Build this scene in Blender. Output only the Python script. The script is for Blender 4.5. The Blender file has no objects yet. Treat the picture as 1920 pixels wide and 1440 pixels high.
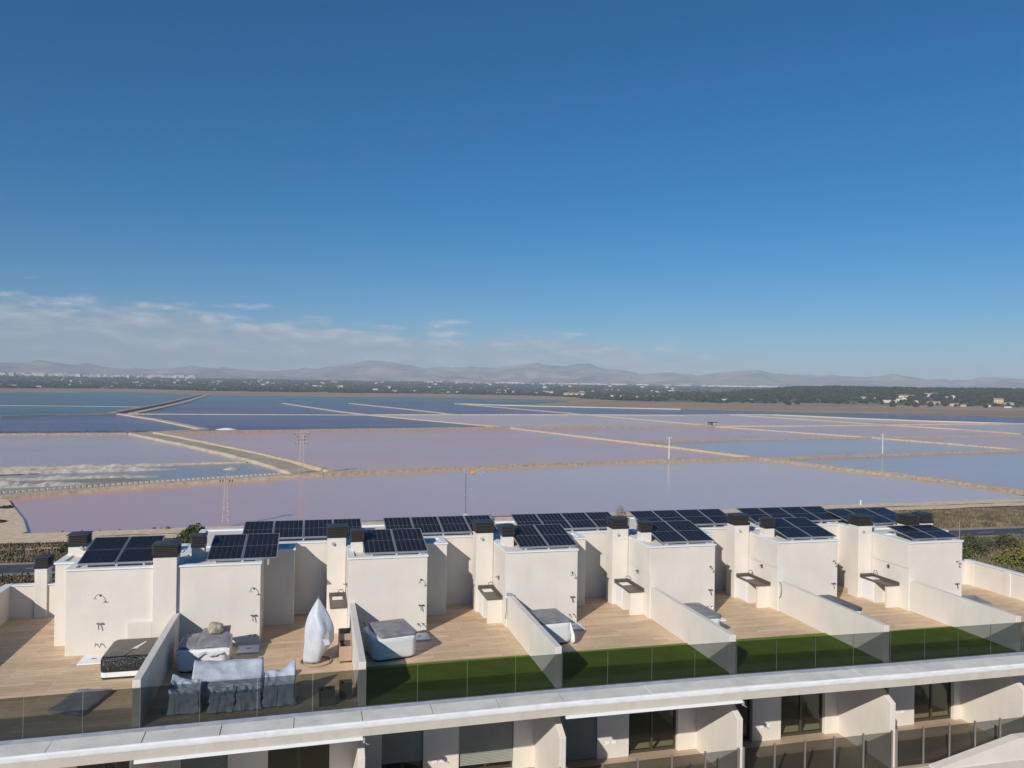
import bpy, bmesh, math, random
from mathutils import Vector, Matrix, noise
R = math.radians
rnd = random.Random(7)
S = bpy.context.scene
COL = S.collection

# ------------------------------------------------------------------ camera
H = 8.4                      # camera above the terrace floor (z = 0)
W = -21.6                    # water level
yaw, pitch, roll = R(14.4028), R(0.20825), R(0.87734)
fwd = Vector((math.sin(yaw)*math.cos(pitch), math.cos(yaw)*math.cos(pitch), math.sin(pitch)))
rgt = Vector((math.cos(yaw), -math.sin(yaw), 0)); up = rgt.cross(fwd)
r2 = rgt*math.cos(roll)+up*math.sin(roll); u2 = up*math.cos(roll)-rgt*math.sin(roll)
cam = bpy.data.cameras.new('camera'); camo = bpy.data.objects.new('camera', cam); COL.objects.link(camo)
camo.matrix_world = Matrix(((r2.x, u2.x, -fwd.x, 0), (r2.y, u2.y, -fwd.y, 0), (r2.z, u2.z, -fwd.z, H), (0, 0, 0, 1)))
cam.sensor_fit = 'HORIZONTAL'; cam.sensor_width = 36; cam.lens = 1448.28/1920*36
cam.clip_start = 0.5; cam.clip_end = 60000
S.camera = camo

# ------------------------------------------------------------------ world and sun
SUN_AZ, SUN_EL = R(42), R(28.5)          # light travels towards azimuth 42 (from +Y to +X)
wd = bpy.data.worlds.new('World'); S.world = wd; wd.use_nodes = True
def world_nodes():
    nt = wd.node_tree; nt.nodes.clear()
    N = nt.nodes.new; L = nt.links.new
    sky = N('ShaderNodeTexSky'); sky.sky_type = 'NISHITA'; sky.sun_disc = False
    sky.sun_elevation = SUN_EL; sky.sun_rotation = SUN_AZ+math.pi
    sky.altitude = 0; sky.air_density = 1.0; sky.dust_density = 0.0; sky.ozone_density = 10.0
    hsv = N('ShaderNodeHueSaturation'); hsv.inputs['Saturation'].default_value = 1.22; hsv.inputs['Hue'].default_value = .4915; L(sky.outputs[0], hsv.inputs['Color'])
    tc = N('ShaderNodeTexCoord'); sep = N('ShaderNodeSeparateXYZ'); L(tc.outputs['Generated'], sep.inputs[0])
    def M(op, a, b=None, c=None, cl=False):
        n = N('ShaderNodeMath'); n.operation = op; n.use_clamp = cl
        for i, v in enumerate((a, b, c)):
            if v is None: continue
            if isinstance(v, (int, float)): n.inputs[i].default_value = v
            else: L(v, n.inputs[i])
        return n.outputs[0]
    az = M('ARCTAN2', sep.outputs[0], sep.outputs[1]); el = M('ARCSINE', sep.outputs[2])
    def nzt(sa, se, z, sc, det, rough):
        c = N('ShaderNodeCombineXYZ'); L(M('MULTIPLY', az, sa), c.inputs[0]); L(M('MULTIPLY', el, se), c.inputs[1]); c.inputs[2].default_value = z
        n = N('ShaderNodeTexNoise'); n.inputs['Scale'].default_value = sc; n.inputs['Detail'].default_value = det; n.inputs['Roughness'].default_value = rough; L(c.outputs[0], n.inputs['Vector']); return n.outputs[0]
    def mr(v, a, b, c=0, d=1):
        n = N('ShaderNodeMapRange'); n.inputs['From Min'].default_value = a; n.inputs['From Max'].default_value = b; n.inputs['To Min'].default_value = c; n.inputs['To Max'].default_value = d; L(v, n.inputs['Value']); return n.outputs[0]
    big = nzt(5, 22, 0, 1.3, 3, .5); puffs = nzt(14, 52, 2.1, 1.5, 7, .58); streak = nzt(6, 120, 5.7, 1.6, 7, .6)
    # a low broken bank: its top falls from left to right and it thins out to the right
    top = M('MINIMUM', M('MULTIPLY_ADD', az, -0.05, 0.078), 0.098)
    hgt = M('SUBTRACT', top, el)
    val = M('ADD', M('MULTIPLY_ADD', hgt, 44.0, .15), M('ADD', M('MULTIPLY', M('SUBTRACT', puffs, .5), 3.2), M('MULTIPLY', M('SUBTRACT', big, .5), 2.2)))
    body = mr(val, -.10, .75)
    holes = mr(M('ADD', M('MULTIPLY', streak, .55), M('MULTIPLY', puffs, .45)), .34, .60, .68, 1.0)
    fade = mr(az, .66, .32); lf = mr(az, -2.4, -1.6)
    mask = M('MULTIPLY', M('MULTIPLY', body, holes), M('MULTIPLY', M('MULTIPLY', fade, lf), .88), cl=True)
    soft = M('MULTIPLY', mr(M('ADD', hgt, M('MULTIPLY', M('SUBTRACT', big, .5), .03)), .0, .045, 0, .55), M('MULTIPLY', fade, lf))
    mask = M('MAXIMUM', mask, soft)
    lit = M('MULTIPLY', mr(puffs, .45, .68), mr(hgt, .055, .0, .35, 1.0), cl=True)
    # a few small puffs in the clear air
    n3 = N('ShaderNodeTexNoise'); n3.inputs['Scale'].default_value = 2.6; n3.inputs['Detail'].default_value = 4
    comb3 = N('ShaderNodeCombineXYZ'); L(M('MULTIPLY', az, 7.0), comb3.inputs[0]); L(M('MULTIPLY', el, 16.0), comb3.inputs[1]); comb3.inputs[2].default_value = 3.3
    L(comb3.outputs[0], n3.inputs['Vector'])
    puff = N('ShaderNodeMapRange'); puff.inputs['From Min'].default_value = .70; puff.inputs['From Max'].default_value = .82; puff.inputs['To Max'].default_value = .35
    L(n3.outputs[0], puff.inputs['Value'])
    low = N('ShaderNodeMapRange'); low.inputs['From Min'].default_value = .2; low.inputs['From Max'].default_value = .1
    L(el, low.inputs['Value'])
    mask = M('MAXIMUM', mask, M('MULTIPLY', puff.outputs[0], low.outputs[0]))
    ccol = N('ShaderNodeMixRGB'); ccol.inputs[1].default_value = (4.3, 5.1, 6.2, 1); ccol.inputs[2].default_value = (8.6, 9.0, 9.5, 1)
    L(lit, ccol.inputs[0])
    mix = N('ShaderNodeMixRGB'); L(mask, mix.inputs[0]); L(hsv.outputs[0], mix.inputs[1]); L(ccol.outputs[0], mix.inputs[2])
    bg = N('ShaderNodeBackground'); bg.inputs['Strength'].default_value = 0.078
    L(mix.outputs[0], bg.inputs['Color'])
    out = N('ShaderNodeOutputWorld'); L(bg.outputs[0], out.inputs[0])
world_nodes()
sl = bpy.data.lights.new('sun', 'SUN'); sl.energy = 4.3; sl.angle = R(0.55); sl.color = (1, .945, .86)
so = bpy.data.objects.new('sun', sl); COL.objects.link(so); so.location = (-60, -60, 60)
ld = Vector((math.sin(SUN_AZ)*math.cos(SUN_EL), math.cos(SUN_AZ)*math.cos(SUN_EL), -math.sin(SUN_EL)))
so.rotation_euler = ld.to_track_quat('-Z', 'Y').to_euler()
S.view_settings.view_transform = 'Standard'; S.view_settings.look = 'None'
S.view_settings.exposure = 0.0; S.view_settings.gamma = 1; S.view_settings.use_curve_mapping = False
S.render.engine = 'CYCLES'
S.cycles.transparent_max_bounces = 24; S.cycles.max_bounces = 8; S.cycles.diffuse_bounces = 3

# ------------------------------------------------------------------ materials
MAT = {}
def lin(c):
    return tuple((x/255/12.92 if x <= 10 else ((x/255+.055)/1.055)**2.4) for x in c)
def mat(name, base, rough=.8, metal=0, var=0.0, vscale=3.0, bump=0.0, bscale=30, spec=.5, base2=None, detail=5, stretch=None, ramp=(.35, .65)):
    """principled with noise colour variation and noise bump in object space"""
    m = bpy.data.materials.new(name); m.use_nodes = True; nt = m.node_tree; N = nt.nodes.new; L = nt.links.new
    p = nt.nodes['Principled BSDF']; p.inputs['Roughness'].default_value = rough; p.inputs['Metallic'].default_value = metal
    p.inputs['Specular IOR Level'].default_value = spec
    p.inputs['Base Color'].default_value = (*base, 1)
    tc = N('ShaderNodeTexCoord'); vec = tc.outputs['Object']
    if stretch:
        mp = N('ShaderNodeMapping'); mp.inputs['Scale'].default_value = stretch; L(vec, mp.inputs[0]); vec = mp.outputs[0]
    if var or base2:
        n = N('ShaderNodeTexNoise'); n.inputs['Scale'].default_value = vscale; n.inputs['Detail'].default_value = detail; L(vec, n.inputs['Vector'])
        r = N('ShaderNodeMapRange'); r.inputs['From Min'].default_value = ramp[0]; r.inputs['From Max'].default_value = ramp[1]; L(n.outputs[0], r.inputs['Value'])
        mx = N('ShaderNodeMixRGB')
        b2 = base2 if base2 else tuple(x*(1+var) for x in base); b1 = base if base2 else tuple(x*(1-var) for x in base)
        mx.inputs[1].default_value = (*b1, 1); mx.inputs[2].default_value = (*b2, 1)
        L(r.outputs[0], mx.inputs[0]); L(mx.outputs[0], p.inputs['Base Color'])
    if bump:
        n = N('ShaderNodeTexNoise'); n.inputs['Scale'].default_value = bscale; n.inputs['Detail'].default_value = 4; L(vec, n.inputs['Vector'])
        b = N('ShaderNodeBump'); b.inputs['Strength'].default_value = min(1, bump); b.inputs['Distance'].default_value = .02*max(1, bump); L(n.outputs[0], b.inputs['Height']); L(b.outputs[0], p.inputs['Normal'])
    MAT[name] = m; return m
mat('stucco', (.735, .675, .60), .92, var=.035, vscale=1.1, bump=.25, bscale=55)
mat('beam', (.585, .53, .455), .9, var=.04, vscale=1.5, bump=.2, bscale=50)
mat('white_paint', (.82, .815, .80), .55, var=.03, vscale=2)
mat('gutter', (.80, .80, .80), .45, var=.06, vscale=2.5, stretch=(1, 3, 3))
mat('flashing', (.40, .42, .46), .5, var=.12, vscale=4)
mat('slat_metal', (.058, .053, .047), .5)
mat('anthracite', (.018, .020, .026), .42, var=.2, vscale=6)
mat('cap_steel', (.045, .055, .065), .55, var=.2, vscale=4)
mat('alu', (.72, .72, .73), .35, .6)
mat('panel_frame', (.34, .34, .36), .4, .4)
mat('backsheet', (.50, .51, .54), .4)
mat('steel', (.34, .32, .30), .4, .5)
mat('chrome', (.55, .55, .57), .22, 1)
mat('dark_chrome', (.22, .21, .22), .3, .8)
mat('stone_top', (.115, .095, .075), .45, var=.25, vscale=25)
mat('sink_white', (.85, .85, .85), .2)
mat('door_white', (.84, .84, .83), .5)
mat('tub_white', (.80, .80, .80), .45, var=.05, vscale=3, bump=.3, bscale=6, stretch=(1, 1, 8))
mat('vinyl', (.23, .23, .245), .55, var=.22, vscale=4, bump=.6, bscale=9)
mat('vinyl_dark', (.10, .105, .115), .45, var=.25, vscale=4, bump=.6, bscale=9)
mat('wrap', (.018, .018, .022), .18, var=.4, vscale=9, bump=1.2, bscale=14, stretch=(1, 1, 4))
mat('wrap_top', (.13, .115, .095), .5, var=.3, vscale=5, bump=.5, bscale=12, stretch=(.6, 4, 1))
mat('cover_cloth', (.42, .45, .505), .55, var=.10, vscale=3, bump=1.5, bscale=5)
mat('tarp', (.56, .58, .62), .5, 0, var=.06, vscale=4, bump=.4, bscale=8)
mat('rattan', (.36, .27, .19), .7)
mat('planter_brown', (.42, .30, .22), .7, var=.06, vscale=3)
mat('planter_inside', (.12, .085, .065), .8)
mat('planter_grey', (.17, .16, .155), .6, var=.08, vscale=5)
mat('soil', (.05, .04, .03), .95, var=.4, vscale=20)
mat('rock', (.44, .37, .28), .95, var=.25, vscale=7, bump=1, bscale=14)
mat('dark_rock', (.16, .12, .09), .95, var=.3, vscale=3)
mat('frame_bronze', (.085, .068, .05), .45, .3)
mat('shutter', (.30, .30, .265), .6, var=.04, vscale=3)
mat('room', (.40, .38, .35), .9)
mat('awning', (.83, .83, .83), .45)
mat('orange', (.75, .33, .02), .5)
mat('pole_blue', (.16, .22, .27), .5)
mat('lattice', (.52, .42, .36), .7, var=.15, vscale=3)
mat('insulator', (.16, .08, .07), .4)
mat('concrete_pole', (.58, .55, .50), .85, var=.08, vscale=2)
mat('sand', (.80, .62, .42), .97, base2=(.60, .455, .30), vscale=.8, bump=.5, bscale=2.5, detail=8)
mat('sand_dike', (.60, .47, .325), .97, base2=(.42, .325, .22), vscale=.8, detail=9, bump=.5, bscale=2)
mat('dike', (.42, .325, .22), .97, base2=(.24, .185, .125), vscale=.9, detail=10, bump=.8, bscale=1.5, ramp=(.40, .70))
mat('track', (.50, .41, .295), .97, base2=(.36, .295, .215), vscale=.12, detail=8)
mat('block', (.62, .55, .45), .9, var=.1, vscale=1)
mat('salt', (.60, .54, .46), .95, base2=(.40, .345, .285), vscale=.5, bump=1, bscale=1.2, detail=8)
mat('mud', (.38, .335, .28), .8, base2=(.27, .235, .20), vscale=.12, detail=8, stretch=(.3, 1, 1))
mat('salt_white', (.84, .83, .82), .9, var=.08, vscale=.6, bump=.8, bscale=1)
mat('earth', (.40, .30, .19), .98, base2=(.23, .17, .105), vscale=.11, detail=10)
mat('asphalt', (.060, .062, .070), .9, var=.15, vscale=.8, bump=.2, bscale=20)
mat('road_paint', (.72, .72, .70), .7, var=.1, vscale=2)
mat('shoulder', (.33, .29, .23), .95, var=.15, vscale=1)
mat('plain', (.42, .275, .165), .98, base2=(.25, .165, .10), vscale=.01, detail=10, stretch=(.25, 1.6, 1))
mat('fields', (.105, .095, .055), .98, base2=(.055, .062, .035), vscale=.012, detail=10)
mat('far_wall', (.62, .565, .48), .9, var=.06, vscale=.2)
mat('far_wall_ochre', (.62, .43, .25), .9)
mat('far_roof', (.42, .25, .16), .9, var=.1, vscale=.2)
mat('far_flat', (.55, .50, .44), .9)
mat('window_dark', (.03, .035, .045), .2)
mat('bark', (.10, .075, .05), .95)

def leaf_mat(name, c1, c2, scale=.9):
    m = mat(name, c1, .75, base2=c2, vscale=scale, detail=3, spec=.2); return m
leaf_mat('leaf_green', (.050, .075, .016), (.105, .13, .025))
leaf_mat('leaf_mid', (.06, .08, .016), (.14, .155, .03))
leaf_mat('leaf_olive', (.050, .058, .022), (.10, .095, .035))
leaf_mat('leaf_yellow', (.12, .13, .022), (.19, .17, .03))
leaf_mat('leaf_dry', (.25, .19, .115), (.13, .105, .06), .25)
leaf_mat('leaf_red', (.16, .09, .05), (.10, .075, .04), .25)
leaf_mat('leaf_pine', (.018, .030, .012), (.045, .055, .022), .03)

def weather(name, amt, sc):
    m = MAT[name]; nt = m.node_tree; N = nt.nodes.new; L = nt.links.new; p = nt.nodes['Principled BSDF']; src = p.inputs['Base Color'].links[0].from_socket
    tc = N('ShaderNodeTexCoord'); mp = N('ShaderNodeMapping'); mp.inputs['Scale'].default_value = sc; L(tc.outputs['Object'], mp.inputs[0])
    n = N('ShaderNodeTexNoise'); n.inputs['Scale'].default_value = 1; n.inputs['Detail'].default_value = 7; n.inputs['Roughness'].default_value = .65; L(mp.outputs[0], n.inputs['Vector'])
    r = N('ShaderNodeMapRange'); r.inputs['From Min'].default_value = .5; r.inputs['From Max'].default_value = .8; r.inputs['To Max'].default_value = amt; L(n.outputs[0], r.inputs['Value'])
    mx = N('ShaderNodeMixRGB'); mx.inputs[2].default_value = (.36, .33, .29, 1); L(r.outputs[0], mx.inputs[0]); L(src, mx.inputs[1]); L(mx.outputs[0], p.inputs['Base Color'])
weather('stucco', .16, (3.2, 3.2, .45)); weather('stucco', .12, (.7, .7, .9)); weather('beam', .35, (4, 4, .6)); weather('gutter', .30, (2.5, 6, 6)); weather('white_paint', .25, (2, 2, 2))
def deck_mat():
    m = bpy.data.materials.new('deck'); m.use_nodes = True; nt = m.node_tree; N = nt.nodes.new; L = nt.links.new
    p = nt.nodes['Principled BSDF']; p.inputs['Roughness'].default_value = .55
    tc = N('ShaderNodeTexCoord'); br = N('ShaderNodeTexBrick')
    mp = N('ShaderNodeMapping'); L(tc.outputs['Object'], mp.inputs[0])
    L(mp.outputs[0], br.inputs['Vector'])
    br.inputs['Scale'].default_value = 1; br.inputs['Brick Width'].default_value = 1.32; br.inputs['Row Height'].default_value = .215
    br.inputs['Mortar Size'].default_value = .007; br.inputs['Mortar Smooth'].default_value = .2; br.offset = .37
    br.inputs['Color1'].default_value = (.77, .565, .36, 1); br.inputs['Color2'].default_value = (.61, .43, .265, 1); br.inputs['Mortar'].default_value = (.42, .29, .18, 1)
    n = N('ShaderNodeTexNoise'); n.inputs['Scale'].default_value = 2; n.inputs['Detail'].default_value = 6
    mp2 = N('ShaderNodeMapping'); mp2.inputs['Scale'].default_value = (1.2, 16, 1); L(tc.outputs['Object'], mp2.inputs[0]); L(mp2.outputs[0], n.inputs['Vector'])
    n2 = N('ShaderNodeTexNoise'); n2.inputs['Scale'].default_value = .5; n2.inputs['Detail'].default_value = 6; L(tc.outputs['Object'], n2.inputs['Vector'])
    mr = N('ShaderNodeMapRange'); mr.inputs['From Min'].default_value = .3; mr.inputs['From Max'].default_value = .7; mr.inputs['To Min'].default_value = .82; mr.inputs['To Max'].default_value = 1.12; L(n.outputs[0], mr.inputs['Value'])
    mr2 = N('ShaderNodeMapRange'); mr2.inputs['From Min'].default_value = .3; mr2.inputs['From Max'].default_value = .7; mr2.inputs['To Min'].default_value = .90; mr2.inputs['To Max'].default_value = 1.06; L(n2.outputs[0], mr2.inputs['Value'])
    mu = N('ShaderNodeMath'); mu.operation = 'MULTIPLY'; L(mr.outputs[0], mu.inputs[0]); L(mr2.outputs[0], mu.inputs[1])
    mx = N('ShaderNodeMixRGB'); mx.blend_type = 'MULTIPLY'; mx.inputs[0].default_value = 1; L(br.outputs[0], mx.inputs[1]); L(mu.outputs[0], mx.inputs[2])
    b2 = N('ShaderNodeTexBrick'); L(tc.outputs['Object'], b2.inputs['Vector']); b2.offset = 0; b2.inputs['Scale'].default_value = 1; b2.inputs['Brick Width'].default_value = 1.32; b2.inputs['Row Height'].default_value = 40; b2.inputs['Mortar Size'].default_value = .010
    jm = N('ShaderNodeMath'); jm.operation = 'MULTIPLY'; jm.inputs[1].default_value = .45; L(b2.outputs['Fac'], jm.inputs[0])
    m3 = N('ShaderNodeMixRGB'); m3.inputs[2].default_value = (.84, .68, .50, 1); L(jm.outputs[0], m3.inputs[0]); L(mx.outputs[0], m3.inputs[1])
    L(m3.outputs[0], p.inputs['Base Color'])
    b = N('ShaderNodeBump'); b.inputs['Strength'].default_value = .3; b.inputs['Distance'].default_value = .005; b.invert = True; L(br.outputs['Fac'], b.inputs['Height']); L(b.outputs[0], p.inputs['Normal'])
    MAT['deck'] = m
deck_mat()
def tile_mat():
    m = bpy.data.materials.new('balcony_tile'); m.use_nodes = True; nt = m.node_tree; N = nt.nodes.new; L = nt.links.new
    p = nt.nodes['Principled BSDF']; p.inputs['Roughness'].default_value = .5
    tc = N('ShaderNodeTexCoord'); br = N('ShaderNodeTexBrick'); L(tc.outputs['Object'], br.inputs['Vector'])
    br.inputs['Scale'].default_value = 1; br.inputs['Brick Width'].default_value = 1.2; br.inputs['Row Height'].default_value = .6; br.offset = 0
    br.inputs['Mortar Size'].default_value = .008
    br.inputs['Color1'].default_value = (.48, .37, .26, 1); br.inputs['Color2'].default_value = (.43, .33, .23, 1); br.inputs['Mortar'].default_value = (.55, .48, .4, 1)
    L(br.outputs[0], p.inputs['Base Color']); MAT['balcony_tile'] = m
tile_mat()
def concrete_mat():
    m = mat('ledge', (.70, .675, .615), .9, var=.10, vscale=1.6, bump=.4, bscale=18, detail=9)
    nt = m.node_tree; N = nt.nodes.new; L = nt.links.new; p = nt.nodes['Principled BSDF']
    src = p.inputs['Base Color'].links[0].from_socket
    tc = N('ShaderNodeTexCoord'); mp = N('ShaderNodeMapping'); mp.inputs['Scale'].default_value = (1.3, 9, 9); L(tc.outputs['Object'], mp.inputs[0])
    n = N('ShaderNodeTexNoise'); n.inputs['Scale'].default_value = 1.8; n.inputs['Detail'].default_value = 8; n.inputs['Roughness'].default_value = .7; L(mp.outputs[0], n.inputs['Vector'])
    r = N('ShaderNodeMapRange'); r.inputs['From Min'].default_value = .60; r.inputs['From Max'].default_value = .74; r.inputs['To Max'].default_value = .7; L(n.outputs[0], r.inputs['Value'])
    mx = N('ShaderNodeMixRGB'); mx.inputs[2].default_value = (.16, .155, .15, 1); L(r.outputs[0], mx.inputs[0]); L(src, mx.inputs[1]); L(mx.outputs[0], p.inputs['Base Color'])
concrete_mat()
def turf_mat():
    m = mat('turf', (.145, .225, .026), .9, base2=(.215, .30, .042), vscale=45, detail=3, bump=1.5, bscale=90, spec=.15)
    nt = m.node_tree; N = nt.nodes.new; L = nt.links.new; p = nt.nodes['Principled BSDF']; src = p.inputs['Base Color'].links[0].from_socket
    tc = N('ShaderNodeTexCoord'); n = N('ShaderNodeTexNoise'); n.inputs['Scale'].default_value = 1.5; n.inputs['Detail'].default_value = 5; L(tc.outputs['Object'], n.inputs['Vector'])
    r = N('ShaderNodeMapRange'); r.inputs['From Min'].default_value = .3; r.inputs['From Max'].default_value = .7; r.inputs['To Min'].default_value = .8; r.inputs['To Max'].default_value = 1.15; L(n.outputs[0], r.inputs['Value'])
    mx = N('ShaderNodeMixRGB'); mx.blend_type = 'MULTIPLY'; mx.inputs[0].default_value = 1; L(src, mx.inputs[1]); L(r.outputs[0], mx.inputs[2]); L(mx.outputs[0], p.inputs['Base Color'])
turf_mat()
def glass_mat(name, tint, refl=1.0):
    m = bpy.data.materials.new(name); m.use_nodes = True; nt = m.node_tree; nt.nodes.clear(); N = nt.nodes.new; L = nt.links.new
    t = N('ShaderNodeBsdfTransparent'); t.inputs[0].default_value = (*tint, 1)
    g = N('ShaderNodeBsdfGlossy'); g.inputs['Roughness'].default_value = .01; g.inputs[0].default_value = (refl, refl, refl, 1)
    f = N('ShaderNodeFresnel'); ge = N('ShaderNodeNewGeometry'); io = N('ShaderNodeMapRange'); io.inputs['To Min'].default_value = 1.45; io.inputs['To Max'].default_value = 1/1.45
    L(ge.outputs['Backfacing'], io.inputs['Value']); L(io.outputs[0], f.inputs[0])
    mx = N('ShaderNodeMixShader'); L(f.outputs[0], mx.inputs[0]); L(t.outputs[0], mx.inputs[1]); L(g.outputs[0], mx.inputs[2])
    o = N('ShaderNodeOutputMaterial'); L(mx.outputs[0], o.inputs[0]); MAT[name] = m
glass_mat('glass_rail', (.605, .628, .632), .5)
glass_mat('glass_window', (.86, .88, .79), 1)
mat('glass_edge', (.21, .235, .23), .4)
def cell_mat():
    m = mat('cell', (.019, .018, .023), .25, var=.3, vscale=5, spec=.14)
cell_mat()
def water_mat(name, col, col2, refl, bump=.12, scale=.9, patch=.006, rough=.1, grad=None):
    # turbid brine: diffuse body colour with a limited surface reflection
    m = bpy.data.materials.new(name); m.use_nodes = True; nt = m.node_tree; nt.nodes.clear(); N = nt.nodes.new; L = nt.links.new
    tc = N('ShaderNodeTexCoord'); n = N('ShaderNodeTexNoise'); n.inputs['Scale'].default_value = patch; n.inputs['Detail'].default_value = 6; n.inputs['Distortion'].default_value = .8
    mp = N('ShaderNodeMapping'); mp.inputs['Scale'].default_value = (.5, 1.8, 1); mp.inputs['Rotation'].default_value = (0, 0, .3); L(tc.outputs['Object'], mp.inputs[0]); L(mp.outputs[0], n.inputs['Vector'])
    r = N('ShaderNodeMapRange'); r.inputs['From Min'].default_value = .36; r.inputs['From Max'].default_value = .62; L(n.outputs[0], r.inputs['Value'])
    mx = N('ShaderNodeMixRGB'); mx.inputs[1].default_value = (*col, 1); mx.inputs[2].default_value = (*col2, 1); fac = r.outputs[0]
    if grad:   # brine pinker at one end; bluish reflection partly painted into the other
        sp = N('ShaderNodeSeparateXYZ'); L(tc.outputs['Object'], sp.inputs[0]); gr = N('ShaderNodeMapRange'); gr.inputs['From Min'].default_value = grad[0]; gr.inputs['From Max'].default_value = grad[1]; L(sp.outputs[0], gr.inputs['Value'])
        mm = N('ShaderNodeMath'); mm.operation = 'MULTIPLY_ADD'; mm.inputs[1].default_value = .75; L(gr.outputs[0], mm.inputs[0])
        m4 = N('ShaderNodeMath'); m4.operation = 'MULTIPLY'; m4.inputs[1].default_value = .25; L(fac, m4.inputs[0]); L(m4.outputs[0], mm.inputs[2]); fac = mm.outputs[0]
    L(fac, mx.inputs[0])
    w = N('ShaderNodeTexNoise'); w.inputs['Scale'].default_value = scale; w.inputs['Detail'].default_value = 4
    mp2 = N('ShaderNodeMapping'); mp2.inputs['Scale'].default_value = (.45, 1.5, 1); mp2.inputs['Rotation'].default_value = (0, 0, .25); L(tc.outputs['Object'], mp2.inputs[0]); L(mp2.outputs[0], w.inputs['Vector'])
    # wind patches: ripples come and go
    wp = N('ShaderNodeTexNoise'); wp.inputs['Scale'].default_value = .012; wp.inputs['Detail'].default_value = 5; L(mp.outputs[0], wp.inputs['Vector'])
    wr = N('ShaderNodeMapRange'); wr.inputs['From Min'].default_value = .38; wr.inputs['From Max'].default_value = .62; wr.inputs['To Min'].default_value = bump*.25; wr.inputs['To Max'].default_value = bump; L(wp.outputs[0], wr.inputs['Value'])
    b = N('ShaderNodeBump'); b.inputs['Distance'].default_value = .35; L(wr.outputs[0], b.inputs['Strength']); L(w.outputs[0], b.inputs['Height'])
    d = N('ShaderNodeBsdfDiffuse'); L(mx.outputs[0], d.inputs[0])
    g = N('ShaderNodeBsdfGlossy'); g.inputs['Roughness'].default_value = rough; L(b.outputs[0], g.inputs['Normal'])
    f = N('ShaderNodeFresnel'); f.inputs[0].default_value = 1.33
    k = N('ShaderNodeMath'); k.operation = 'MULTIPLY'; k.inputs[1].default_value = refl; L(f.outputs[0], k.inputs[0])
    ms = N('ShaderNodeMixShader'); L(k.outputs[0], ms.inputs[0]); L(d.outputs[0], ms.inputs[1]); L(g.outputs[0], ms.inputs[2])
    o = N('ShaderNodeOutputMaterial'); L(ms.outputs[0], o.inputs[0]); MAT[name] = m
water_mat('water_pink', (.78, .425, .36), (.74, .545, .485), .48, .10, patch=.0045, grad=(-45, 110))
water_mat('water_pink2', (.65, .395, .395), (.56, .44, .46), .48, .30, patch=.005)
water_mat('water_lilac', (.56, .46, .475), (.62, .475, .475), .48, .30, patch=.005)
water_mat('water_sky', (.42, .40, .47), (.50, .42, .47), .68, .15, patch=.005)
water_mat('water_mud', (.34, .315, .35), (.42, .37, .34), .45, .3, patch=.012)
water_mat('water_blue', (.12, .145, .255), (.155, .18, .29), .42, 1.0, 1.2)
water_mat('water_teal', (.09, .195, .245), (.075, .165, .215), .40, .8, 1.2)

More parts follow.
